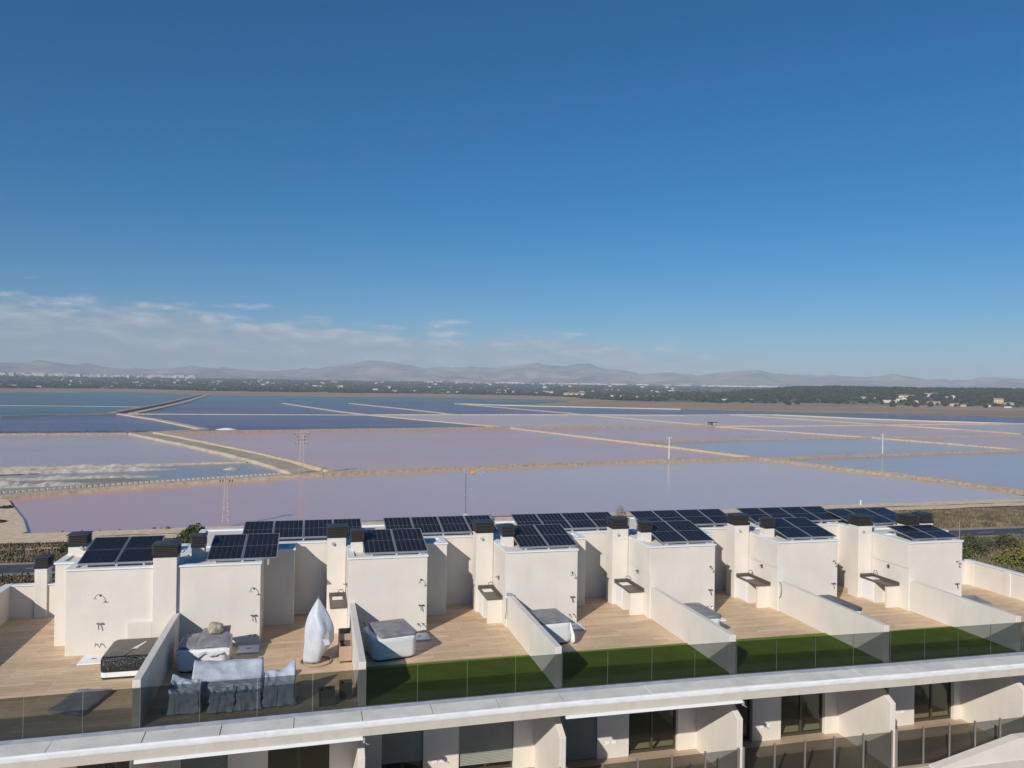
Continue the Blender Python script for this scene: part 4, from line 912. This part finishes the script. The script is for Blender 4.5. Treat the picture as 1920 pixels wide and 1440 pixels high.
# ------------------------------------------------------------------ solar panels
PW, PL = 1.07, 2.1
def panel_meshes(pl):
    fr = MB(); t = .035; b = .014
    fr.box(0, PW, 0, b, 0, t); fr.box(0, PW, pl-b, pl, 0, t); fr.box(0, b, b, pl-b, 0, t); fr.box(PW-b, PW, b, pl-b, 0, t)
    f = fr.mesh('frame'); f.materials.append(MAT['panel_frame'])
    bs = MB().box(b, PW-b, b, pl-b, .004, .026).mesh('panel'); bs.materials.append(MAT['backsheet'])
    cw = (PW-2*b-.02)/6; ch = (pl-2*b-.045)/2
    c = MB().box(.004, cw-.004, 0, ch, 0, .004).mesh('cell'); c.materials.append(MAT['cell'])
    return f, bs, c, cw, ch, b
PM = {}
def array(x0, y0, z0, y1, z1, n, label, group, skip=0):
    pl = math.hypot(y1-y0, z1-z0); tilt = math.atan2(z1-z0, y1-y0); key = round(pl, 3)
    if key not in PM: PM[key] = panel_meshes(pl)
    f, bs, c, cw, ch, b = PM[key]
    e = empty('solar_array', (x0+n*PW/2, (y0+y1)/2, 2.58), label, 'solar panel', group); po = e.location
    for k in range(n):
        p = inst('panel', bs, Vector((x0+k*(PW+.02), y0, z0))-po, e, (tilt, 0, 0))
        inst('frame', f, (0, 0, 0), p)
        for q in range(6):
            for r_ in range(2): inst('cell', c, (b+.01+q*cw, b+.012+r_*(ch+.021), .0275), p)
    xe = x0+n*(PW+.02)
    for xx in [x0+.25]+[x0+(k)*(PW+.02) for k in range(1, n)]+[xe-.3]:
        MB().prism([(y0+.05, 2.5), (y0+.05, z0-.01), (y1-.15, z1-.045), (y1-.15, 2.5), (y1-.28, 2.5), (y1-.28, z1-.17), (y0+.25, z0-.02), (y0+.25, 2.5)], 'x', xx-.03, xx+.03).build('support', 'alu', e)
    MB().box(x0+.05, xe-.07, y0+.1, y0+.14, z0-.06, z0-.015).build('rail', 'alu', e)
XB = {1: -2.45, 2: 2.77, 3: 8.02, 4: 13.3, 5: 18.5, 6: 23.75}
array(-6.96, 26.34, 2.72, 28.38, 3.14, 2, 'pair of dark solar panels on the leftmost roof block', 'front solar arrays')
for i in range(1, 6):
    d = CF[i]-26.12
    array(UX[i]+.28+(.45 if i == 1 else 0), 26.26+d, 2.72, 28.3+d, 3.12, 2, 'pair of solar panels on front roof of '+TN[i], 'front solar arrays')
    array(XB[i], 29.5, 2.72, 31.15, 3.06, 4, 'row of four solar panels on rear roof of '+TN[i], 'rear solar arrays')
array(22.75, 25.25, 2.68, 26.75, 2.92, 2, 'low pair of solar panels on the right-hand end roof block', 'front solar arrays')
array(XB[6]-1.1, 28.6, 2.68, 30.6, 3.0, 3, 'blue-tinted solar panels behind the chimneys of the right-hand end roof', 'rear solar arrays')

# ------------------------------------------------------------------ counters with sinks
for i in range(2, 7):
    xr = UX[i]; d = CF[i]-26.12; xl, xe = xr-.78, xr-.225; ya, yb = 26.62+d, 28.148+d
    e = empty('sink_counter', ((xl+xe)/2, (ya+yb)/2, 0), 'sink counter with dark stone top at right of '+TN[i-1], 'counter', 'outdoor sink counters')
    b = MB(); b.box(xl+.02, xe, ya+.02, ya+.14, 0, .84); b.box(xe-.08, xe-.002, ya+.14, yb, 0, .84); b.box(xl+.02, xe-.08, ya+.72, yb, 0, .84); b.build('base', 'stucco', e, bevel=.006)
    t = MB(); t.box(xl-.02, xe, ya-.02, yb, .842, .885); t.build('worktop', 'stone_top', e, bevel=.004)
    u = MB(); u.box(xe-.035, xe-.001, ya-.02, yb-.03, .887, .985); u.box(xl-.02, xe-.001, yb-.03, yb, .887, .985); u.build('upstand', 'stone_top', e, bevel=.004)
    s = MB(); cy = yb-.42; s.box(xl+.08, xe-.12, cy-.20, cy+.20, .8865, .892); so_ = s.build('sink', 'sink_white', e)
    s2 = MB(); s2.box(xl+.10, xe-.14, cy-.18, cy+.18, .8925, .8935); s2.build('basin', 'sink_white', so_)
    tp = MB(); tp.tube([(xe-.09, cy, .885), (xe-.09, cy, 1.10)]+[(xe-.09-.09+.09*math.cos(R(a)), cy, 1.10+.09*math.sin(R(a))) for a in (30, 60, 90, 120, 150, 180)]+[(xe-.27, cy, 1.02)], .013, 6); tp.build('tap', 'dark_chrome', e)
    dr = MB(); dr.box(xl-.002, xl+.018, ya+.76, yb-.04, .06, .80); do = dr.build('door', 'door_white', e, bevel=.004)
    for k in range(7): MB().box(xl-.008, xl-.003, ya+.82, yb-.10, .14+.088*k, .20+.088*k).build('louvre', 'door_white', do)

# ------------------------------------------------------------------ showers and trays
def shower(x, y, label):
    e = empty('wall_shower', (x, y, 0), label, 'shower', 'terrace showers')
    MB().tube([(x, y-.004, 1.80), (x, y-.014, 1.80)], .035, 10).build('rosette', 'chrome', e)
    MB().tube([(x, y-.01, 1.80), (x-.03, y-.10, 1.86), (x-.06, y-.20, 1.86), (x-.08, y-.26, 1.80)], .010, 7).build('arm', 'dark_chrome', e)
    MB().tube([(x-.08, y-.25, 1.80), (x-.085, y-.27, 1.765)], .02, 10, .065).build('head', 'chrome', e)
    MB().tube([(x-.08, y-.06, .95), (x+.08, y-.06, .95)], .018, 8).build('mixer', 'dark_chrome', e)
    for s in (-.07, .07): MB().tube([(x+s, y-.004, .95), (x+s, y-.06, .95)], .024, 8).build('valve', 'chrome', e)
    MB().tube([(x-.02, y-.07, .93), (x-.01, y-.10, .82), (x, y-.09, .78)], .015, 7).build('spout', 'dark_chrome', e)
    for s in (-.1, .06):
        MB().tube([(x+s, y-.003, .31), (x+s, y-.10, .31), (x+s, y-.12, .27)], .013, 6).build('tap', 'dark_chrome', e)
        MB().tube([(x+s-.03, y-.05, .335), (x+s+.03, y-.05, .335)], .01, 5).build('tap_lever', 'dark_chrome', e)
def tray(x0, x1, y0, y1, label):
    e = empty('shower_tray', ((x0+x1)/2, (y0+y1)/2, 0), label, 'shower tray', 'shower trays')
    MB().box(x0, x1, y0, y1, .004, .045).build('tray', 'sink_white', e, bevel=.008)
    MB().box((x0+x1)/2-.07, (x0+x1)/2+.07, (y0+y1)/2-.02, (y0+y1)/2+.05, .0455, .052).build('drain', 'dark_chrome', e)
shower(-6.24, CF[0], 'wall shower on the leftmost roof block'); tray(-6.62, -5.9, 25.18, 25.98, 'white shower tray beside the black-wrapped tub')
for i in range(1, 7):
    xs = UX[i]+(2.2 if i < 6 else 2.0); shower(xs, CF[i], 'wall shower on the roof block of the '+TN[i])
    d = CF[i]-26.12
    tray(UX[i]+1.78, UX[i]+2.42, 25.28+d, 25.98+d, 'white shower tray on the '+TN[i])
# hose and small lamps on walls
tag(MB().tube([(6.62, 26.06, 1.05), (6.60, 26.0, .98), (6.59, 25.95, .8), (6.60, 25.97, .6), (6.59, 26.05, .42), (6.60, 26.12, .33)], .014, 6).build('dangling_cable', 'pole_blue', origin=(6.62, 26.0, 0)), 'loose grey cable hanging at the start of the wall between the first two turfed terraces', 'cable')
tag(MB().tube([(6.63, 26.1, 1.17), (6.80, 26.0, 1.18)], .05, 8).build('coiled_plug', 'pole_blue', origin=(6.7, 26.05, 1.17)), 'grey plug lying on the wall end above the hanging cable', 'plug')
tag(MB().tube([(17.27, 25.95, 1.14), (17.26, 25.8, 1.1), (17.25, 25.74, .85), (17.25, 25.8, .62), (17.25, 25.9, .55)], .013, 6).build('dangling_cable', 'pole_blue', origin=(17.27, 25.9, 0)), 'thin grey cable looped on the wall between the third and fourth turfed terraces', 'cable')
for i in (2, 3, 4, 5, 6):
    y = CF[i]+1.05; x = UX[i]-(.25 if i > 2 else .225)
    e = empty('wall_lamp', (x, y, 1.55), 'small wall fitting above the sink counter of '+TN[i-1], 'wall lamp', 'wall lamps above counters')
    MB().box(x-.02, x-.001, y-.05, y+.05, 1.42, 1.55).build('plate', 'dark_chrome', e)
    MB().tube([(x-.02, y, 1.5), (x-.12, y-.03, 1.52)], .018, 6).build('arm', 'dark_chrome', e)

# ------------------------------------------------------------------ hot tubs
def tub(cx, cy, w, d, h, rot, label, cover, cov=None, rad=.2):
    e = empty('hot_tub', (cx, cy, 0), label, 'hot tub', 'hot tubs')
    m = MB(); prof = [(.05, -.06), (.07, -.03), (.14, -.008), (h*.45, .0), (h*.8, .0), (h-.03, .010), (h, -.01)]
    MB().loft([rrect(cx, cy, w-.16, d-.16, rad*.7, z, rot, 5) for z in (0, .055)]).build('base', 'anthracite', e)
    m.loft([rrect(cx, cy, w+2*o, d+2*o, rad, z, rot, 7) for z, o in prof]); m.build('shell', 'tub_white', e, smooth=True).modifiers.new('es', 'EDGE_SPLIT').split_angle = R(50)
    if cover:
        m = MB(); ang = rot; c0, w2, d2, th, dx, dy = cov
        m.loft([rrect(cx+dx, cy+dy, w2-.02, d2-.02, .1, h+.002, rot, 6), rrect(cx+dx, cy+dy, w2+.03, d2+.03, .12, h+.03, rot, 6), rrect(cx+dx, cy+dy, w2+.03, d2+.03, .12, h+th-.03, rot, 6), rrect(cx+dx, cy+dy, w2-.03, d2-.03, .1, h+th, rot, 6), rrect(cx+dx, cy+dy, w2*.5, d2*.5, .1, h+th+.012, rot, 6)])
        o = m.build('cover', cover, e, smooth=True); o.modifiers.new('es', 'EDGE_SPLIT').split_angle = R(40)
    return e
# leftmost: shrink-wrapped black
e = empty('hot_tub', (-4.95, 24.6, 0), 'hot tub shrink-wrapped in black film with a white band on the leftmost terrace', 'hot tub', 'hot tubs')
cx, cy, w, d = -4.95, 24.62, 1.42, 1.62
MB().loft([rrect(cx, cy, w-.06, d-.06, .1, 0, 0, 6), rrect(cx, cy, w, d, .12, .03, 0, 6), rrect(cx, cy, w, d, .12, .07, 0, 6)]).build('base', 'wrap', e, smooth=False)
MB().loft([rrect(cx, cy, w+.005, d+.005, .12, .071, 0, 6), rrect(cx, cy, w+.005, d+.005, .12, .205, 0, 6)]).build('band', 'tub_white', e)
def wrapshape():
    m = MB(); rings = []
    for z, o, r_ in ((.206, .0, .12), (.26, .015, .13), (.4, .022, .14), (.54, .02, .15), (.61, -.005, .14), (.635, -.05, .12)):
        ring = rrect(cx, cy, w+2*o, d+2*o, r_, z, 0, 8); rings.append([(x+.012*nz(x*5, y*5, z*9), y+.012*nz(x*5, y*5, z*9+4), z+.008*nz(x*6, y*6, 1)) for x, y, z in ring])
    return m.loft(rings)
wr = wrapshape().build('wrap', 'wrap', e, smooth=True)
MB().loft([rrect(cx, cy, w-.10, d-.10, .12, .632, 0, 8), rrect(cx, cy, w-.2, d-.2, .12, .645, 0, 8), rrect(cx, cy, w*.4, d*.4, .12, .655, 0, 8)]).build('wrap_top', 'wrap_top', e, smooth=True)
MB().prism([(-4.98, 24.35), (-4.83, 24.38), (-4.68, 24.95), (-4.72, 24.97)], 'z', .658, .666).build('delivery_note', 'white_paint', e)
MB().prism([(-5.12, 23.88), (-5.04, 23.86), (-4.70, 24.98), (-4.76, 25.0)], 'z', .655, .663).build('strap', 'wrap', e)
tub(-3.0, 24.58, 1.42, 1.5, .66, 0, 'white hot tub under a folded cover and stone on the furniture terrace', None)
# its folded cover, tilted, with plastic film
e = empty('tub_cover', (-2.85, 24.75, .67), 'folded grey tub cover weighed down by a stone', 'tub cover', 'tub covers')
def slab(pts, t, m, name, parent, seed=0, amp=.02, n=12):
    """quad slab from 4 corner points (bilinear), softly uneven, thickness t"""
    P = [Vector(p) for p in pts]; mb = MB(); vs = []; k = n+1
    for lay in (0, 1):
        for j in range(k):
            for i in range(k):
                u, v = i/n, j/n; p = (P[0]*(1-u)+P[1]*u)*(1-v)+(P[3]*(1-u)+P[2]*u)*v
                ed = min(u, 1-u, v, 1-v); s = min(1, ed*n/1.2)
                p = p+Vector((0, 0, (t*(.72+.28*s) if lay else 0)+amp*nz(p.x*3+seed, p.y*3, lay)))
                vs.append(tuple(p))
    fs = []; q = k*k
    for j in range(n):
        for i in range(n):
            a = j*k+i; fs.append((a+k, a+k+1, a+1, a)); fs.append((q+a, q+a+1, q+a+k+1, q+a+k))
    ring = [i for i in range(k)]+[j*k+n for j in range(1, k)]+[n*k+i for i in range(n-1, -1, -1)]+[j*k for j in range(n-1, 0, -1)]
    for a, b in zip(ring, ring[1:]+ring[:1]): fs.append((a, b, q+b, q+a))
    mb.add(vs, fs); o = mb.build(name, m, parent, smooth=True); md = o.modifiers.new('es', 'EDGE_SPLIT'); md.split_angle = R(50); return o
slab([(-3.20, 23.92, .68), (-2.30, 23.95, .70), (-2.36, 25.30, .84), (-3.12, 25.26, .80)], .10, 'vinyl', 'upper_half', e, 3)
slab([(-3.66, 23.98, .67), (-3.18, 23.95, .67), (-3.14, 25.26, .70), (-3.64, 25.2, .67)], .07, 'vinyl', 'lower_half', e, 5, .05)
film = MB(); vs = []
for i in range(40):
    t = i/39; x = -3.22+.98*t; sag = .20+.07*nz(x*7, 1)+.05*math.sin(t*14)
    for j in range(6):
        s = j/5; vs.append((x, 23.795-.03*math.sin(s*3.1)-.02*nz(x*9, s*4), .69-sag*s+.015*nz(x*12, s*6, 2)))
film.add(vs, [(i*6+j, (i+1)*6+j, (i+1)*6+j+1, i*6+j+1) for i in range(39) for j in range(5)])
o = film.build('plastic_film', 'tub_white', e, smooth=True); sm = o.modifiers.new('s', 'SOLIDIFY'); sm.thickness = .012
def rock(cx, cy, z, rx, ry, rz, seed):
    bm = bmesh.new(); bmesh.ops.create_icosphere(bm, subdivisions=2, radius=1)
    for v in bm.verts:
        k = 1+.28*nz(v.co.x*1.3+seed, v.co.y*1.3, v.co.z*1.3)+.08*nz(v.co.x*5, v.co.y*5, v.co.z*5+seed)
        p = v.co*k; p = Vector((max(-.82, min(.82, p.x)), max(-.82, min(.82, p.y)), max(-.7, min(.7, p.z)))); v.co = Vector((p.x*rx, p.y*ry, p.z*rz))
    me = bpy.data.meshes.new('stone'); bm.to_mesh(me); bm.free(); me.materials.append(MAT['rock'])
    o = bpy.data.objects.new('stone', me); COL.objects.link(o); o.location = (cx, cy, z); return o
o = rock(-2.74, 24.72, 1.02, .26, .24, .20, 2); tag(o, 'pale angular stone lying on the folded tub cover', 'stone'); o.rotation_euler = (.12, .1, .5)
tub(2.42, 24.38, 1.38, 1.42, .70, R(11), 'white hot tub with sagging grey cover on the first turfed terrace', 'vinyl', (0, 1.16, 1.42, .12, .10, .03), .20)
tub(7.60, 24.72, 1.42, 1.46, .70, R(4), 'white hot tub with grey cover and hanging film on the second turfed terrace', 'vinyl', (0, 1.34, 1.40, .09, 0, .0), .22)
tag(MB().loft([[(8.30+.05*math.cos(a)*k+dx, 24.12+.16*math.sin(a)*k, z) for a in [2*math.pi*q/10 for q in range(10)]] for z, k, dx in ((.03, .9, .05), (.12, 1.25, .09), (.3, 1.2, .08), (.5, .75, .03), (.68, .3, 0))]).build('plastic_film', 'tub_white', smooth=True, origin=(8.33, 24.12, 0)), 'bunched white film hanging off the corner of the tub with grey cover', 'plastic film')
tub(12.86, 24.25, 1.2, 1.62, .70, R(2), 'hot tub with shiny grey cover half hidden by the wall on the third turfed terrace', 'vinyl', (0, 1.2, 1.6, .11, 0, 0), .22)
tub(18.15, 24.0, 1.2, 1.75, .74, R(1), 'hot tub with dark cover almost hidden by the wall on the fourth turfed terrace', 'vinyl_dark', (0, 1.2, 1.75, .12, 0, 0), .2)
e = empty('tub_cover', (25.85, 25.5, 0), 'flat blue-grey tub cover lying on the right-hand end terrace', 'tub cover', 'tub covers')
slab([(25.2, 24.95, .01), (26.2, 24.9, .01), (26.52, 26.1, .01), (25.5, 26.2, .01)], .12, 'vinyl', 'cover', e, 8)
e = empty('tub_cover', (-5.7, 22.2, 0), 'flat grey tub cover lying on the deck behind the glass of the leftmost terrace', 'tub cover', 'tub covers')
slab([(-6.36, 21.72, .005), (-5.47, 21.36, .005), (-5.12, 22.86, .005), (-6.0, 23.08, .005)], .11, 'vinyl', 'cover', e, 11)
for q, (x, y, z) in enumerate(((-3.55, 25.62, .0), (1.75, 25.6, 0))):
    tag(MB().tube([(x, y, 0), (x+.02, y, .35), (x+.0, y+.05, .55), (x-.05, y+.08, .62)], .016, 6).build('power_lead', 'anthracite', origin=(x, y, 0)), ('black lead rising behind the tub on the furniture terrace', 'black lead rising behind the tub on the first turfed terrace')[q], 'cable')

# ------------------------------------------------------------------ covered furniture
def cover(x0, x1, y0, y1, hf, label, seed, name, mname='cover_cloth', flare=.02, fold=.03):
    nu, nv = 30, 22; mb = MB(); vs = []; fs = []
    def rid(a, b, c): return 1-2.2*abs(nz(a, b, c))
    def top(u, v): return hf(u, v)+.028*nz(u*3+seed, v*3, 1)+.034*rid(u*3.2+v*1.5+seed, v*2.2-u, 2)
    per = []
    for j in range(nv+1):
        for i in range(nu+1):
            u, v = i/nu, j/nv; vs.append((x0+(x1-x0)*u, y0+(y1-y0)*v, top(u, v)))
    k = nu+1
    fs += [(j*k+i, j*k+i+1, (j+1)*k+i+1, (j+1)*k+i) for j in range(nv) for i in range(nu)]
    ring = [(i, 0) for i in range(nu)]+[(nu, j) for j in range(nv)]+[(i, nv) for i in range(nu, 0, -1)]+[(0, j) for j in range(nv, 0, -1)]
    prev = [j*k+i for i, j in ring]; n = len(ring); L = 9
    for l in range(1, L+1):
        t = l/L; cur = []
        for q, (i, j) in enumerate(ring):
            u, v = i/nu, j/nv; x, y = x0+(x1-x0)*u, y0+(y1-y0)*v; zt = top(u, v)
            ox = (-1 if i == 0 else 1 if i == nu else 0); oy = (-1 if j == 0 else 1 if j == nv else 0)
            s = q/n
            f = fold*t*(.45*math.sin(s*26+seed*3+3*nz(s*7, seed))+1.1*nz(s*16, t*2.5, seed))+flare*t+.022*nz(x*5, y*5, t*4+seed)
            # slanting drag folds
            f += .042*rid((x+y)*2.6+t*1.6, (x-y)*.6-t*2.2+seed, seed)*min(1, 3*t)*(1-.35*t)-.035*math.sin(t*3.14)+.022*rid(s*34, t*1.2, seed+4)*t
            z = zt*(1-t)+(.03+.02*nz(s*14, seed, 7))*t
            vs.append((x+ox*f, y+oy*f, z)); cur.append(len(vs)-1)
        fs += [(prev[q], cur[q], cur[(q+1) % n], prev[(q+1) % n]) for q in range(n)]; prev = cur
    mb.add(vs, fs); o = mb.build(name, mname, smooth=True, origin=((x0+x1)/2, (y0+y1)/2, 0))
    tag(o, label, 'covered furniture', 'furniture under grey covers'); return o
def _(): pass
def lerp(a, b, t): return a+(b-a)*max(0, min(1, t))
cover(-3.0, -1.22, 21.46, 22.42, lambda u, v: lerp(.44, .47, v/.42) if v < .42 else lerp(.46, .83, (v-.42)/.42)-.05*math.sin(u*3.14)*(v > .5)*(v-.5)*2, 'large covered sofa with raised back behind the covered chairs', 1, 'covered_sofa')
cover(-3.42, -2.70, 20.98, 21.62, lambda u, v: .50+.18*smooth(.2, 1, v)*(1-.35*u)+.10*(1-smooth(0, .35, u)), 'covered armchair at the left of the furniture set', 2, 'covered_armchair')
cover(-2.43, -1.83, 20.86, 21.43, lambda u, v: .41+.02*v-.025*math.sin(u*3.1)*math.sin(v*3.1), 'left covered footstool in front of the covered sofa', 3, 'covered_footstool')
cover(-1.79, -1.20, 20.88, 21.45, lambda u, v: .42+.015*v-.025*math.sin(u*3.1)*math.sin(v*3.1), 'right covered footstool in front of the covered sofa', 4, 'covered_footstool')
cover(-1.12, -.36, 20.96, 21.62, lambda u, v: .50+.20*smooth(.1, 1, v)+.24*smooth(.45, 1, u)*smooth(.2, 1, v), 'covered armchair with a pointed corner at the right of the furniture set', 5, 'covered_armchair')
# covered hanging chair
e = empty('covered_hanging_chair', (.2, 24.1, 0), 'tall pointed silver cover over a hanging chair on the furniture terrace', 'covered chair')
def egg():
    mb = MB(); rings = []; n = 48
    for i in range(30):
        t = i/29; z0 = .05+1.93*t
        r = .42*(1-.0*t) if t < .5 else .42*max(0.015, (1-((t-.5)/.5)**1.35)); r += .03*math.sin(t*3.14*1.3)
        r *= .80+.20*smooth(0, .3, t); cxx = .12+.16*smooth(0, .35, t)-.04*max(0, t-.5)*2; cyy = 24.12
        ring = []
        for k in range(n):
            a = 2*math.pi*k/n
            pl = 1.03-.17*abs(math.sin(a*2.5+t*1.5))+.10*nz(math.cos(a)*2.2, math.sin(a)*2.2, t*3.5)+.12*max(0, math.sin(a*2+6*t+1))**4*smooth(.25, .5, t)*(1-smooth(.7, 1, t))
            zz = z0+(.22*max(0, math.cos(a-.2))**2*(1-t)**3)
            ring.append((cxx+r*pl*math.cos(a)*1.02, cyy+r*pl*math.sin(a)*.92, zz))
        rings.append(ring)
    return mb.loft(rings)
egg().build('cover', 'tarp', e, smooth=True)
MB().tube([(.20+.45*math.cos(R(a)), 24.05+.43*math.sin(R(a)), .025) for a in range(0, 361, 12)], .022, 6).build('base_ring', 'rattan', e, smooth=True)
MB().prism([(.37, .80), (.56, .78), (.60, .62), (.44, .60)], 'y', 23.69, 23.705).build('flap', 'tarp', e)
MB().tube([(.2, 24.1, .02), (.2, 24.1, 1.7)], .03, 6).build('pole', 'rattan', e)
# tall two-part planter
def open_box(mb, x0, x1, y0, y1, z0, z1, t=.03):
    mb.box(x0, x1, y0, y0+t, z0, z1); mb.box(x0, x1, y1-t, y1, z0, z1); mb.box(x0, x0+t, y0+t, y1-t, z0, z1); mb.box(x1-t, x1, y0+t, y1-t, z0, z1); return mb
e = empty('trough_planter', (1.08, 24.3, 0), 'empty brown two-compartment trough planter beside the party wall', 'planter')
open_box(MB(), .88, 1.25, 23.78, 24.95, .06, .50).build('box', 'planter_brown', e, bevel=.004)
open_box(MB(), .88, 1.25, 24.36, 24.95, .501, .70).build('raised_back', 'planter_brown', e, bevel=.004)
MB().box(.91, 1.22, 24.34, 24.38, .10, .498).build('divider', 'planter_inside', e)
MB().box(.91, 1.22, 23.81, 24.92, .07, .11).build('floor', 'planter_inside', e)
for x in (.93, 1.20):
    for y in (23.84, 24.89): MB().tube([(x, y-.02, .03), (x, y+.02, .03)], .03, 8).build('castor', 'anthracite', e)
for k, (x0, x1, y0, y1, hh, lb) in enumerate(((.26, .66, 20.68, 21.02, .40, 'nearer small slatted grey planter behind the glass'), (.80, 1.12, 21.02, 21.36, .42, 'farther small slatted grey planter next to the party wall'))):
    e = empty('slatted_planter', ((x0+x1)/2, (y0+y1)/2, 0), lb, 'planter', 'small grey planters')
    open_box(MB(), x0+.01, x1-.01, y0+.01, y1-.01, .0, hh-.02, .03).build('box', 'planter_grey', e)
    MB().box(x0+.04, x1-.04, y0+.04, y1-.04, .02, hh*.55).build('soil', 'soil', e)
    for q in range(6):
        z = .02+q*(hh-.06)/6; open_box(MB(), x0, x1, y0, y1, z, z+(hh-.06)/6-.012, .009).build('slat', 'planter_grey', e)
    open_box(MB(), x0-.015, x1+.015, y0-.015, y1+.015, hh-.035, hh, .055).build('rim', 'planter_grey', e, bevel=.004)

# ------------------------------------------------------------------ antenna
ax, ay, az_ = 6.2, 31.6, 2.6
e = empty('tv_antenna', (ax, ay, az_), 'television antenna mast with an orange dipole box on the rear roof', 'antenna')
MB().tube([(ax, ay, az_), (ax-.01, ay, 4.78)], .022, 7).build('mast', 'pole_blue', e)
MB().box(ax-.08, ax+.08, ay-.08, ay+.08, 2.62, 3.10).build('foot', 'concrete_pole', e)
b = MB()
for dz, dx, l in ((.06, .20, .62), (0, .18, .66), (-.06, .2, .52)): b.tube([(ax+dx, ay, 4.78+dz*.5), (ax+dx+l, ay, 4.80+dz*2.2+.10*(dz > 0))], .011, 5)
b.tube([(ax-.08, ay, 4.77), (ax+.25, ay, 4.80)], .016, 6); b.build('boom', 'alu', e)
el = MB()
for k in range(5):
    x = ax+.36+k*.11; el.tube([(x, ay-.14, 4.79), (x, ay+.14, 4.79)], .006, 4); el.tube([(x, ay, 4.70), (x, ay, 4.92)], .006, 4)
el.build('director', 'alu', e)
MB().tube([(ax+.10, ay, 4.74), (ax+.28, ay, 4.50)], .012, 5).build('reflector', 'alu', e)
MB().box(ax+.23, ax+.37, ay-.05, ay+.05, 4.74, 4.87).build('dipole_box', 'orange', e, bevel=.02)
c = MB(); c.tube([(ax-.06, ay, 3.86), (ax+.48, ay, 3.88)], .013, 5)
for x, h_ in ((ax+.26, .30), (ax+.40, .24)): c.tube([(x, ay, 3.87-h_), (x, ay, 3.87+h_)], .009, 5)
c.build('lower_array', 'alu', e)
# small satellite rod on the end roof
tag(MB().tube([(24.75, 25.1, 2.6), (24.75, 25.1, 3.35)], .012, 5).build('lightning_rod', 'rattan', origin=(24.75, 25.1, 2.6)), 'thin rod on the corner of the right-hand end roof block', 'rod')

# ------------------------------------------------------------------ haze
def haze():
    m = bpy.data.materials.new('haze'); m.use_nodes = True; nt = m.node_tree; nt.nodes.clear()
    v = nt.nodes.new('ShaderNodeVolumePrincipled'); v.inputs['Density'].default_value = HAZE; v.inputs['Color'].default_value = (.79, .89, 1.0, 1); v.inputs['Anisotropy'].default_value = -.12
    o = nt.nodes.new('ShaderNodeOutputMaterial'); nt.links.new(v.outputs[0], o.inputs['Volume']); MAT['haze'] = m
    ob = MB().box(-10500, 10500, -400, 10900, W-1.6, 420).build('haze', 'haze'); tag(ob, kind='stuff')
HAZE = 0.000125
haze()
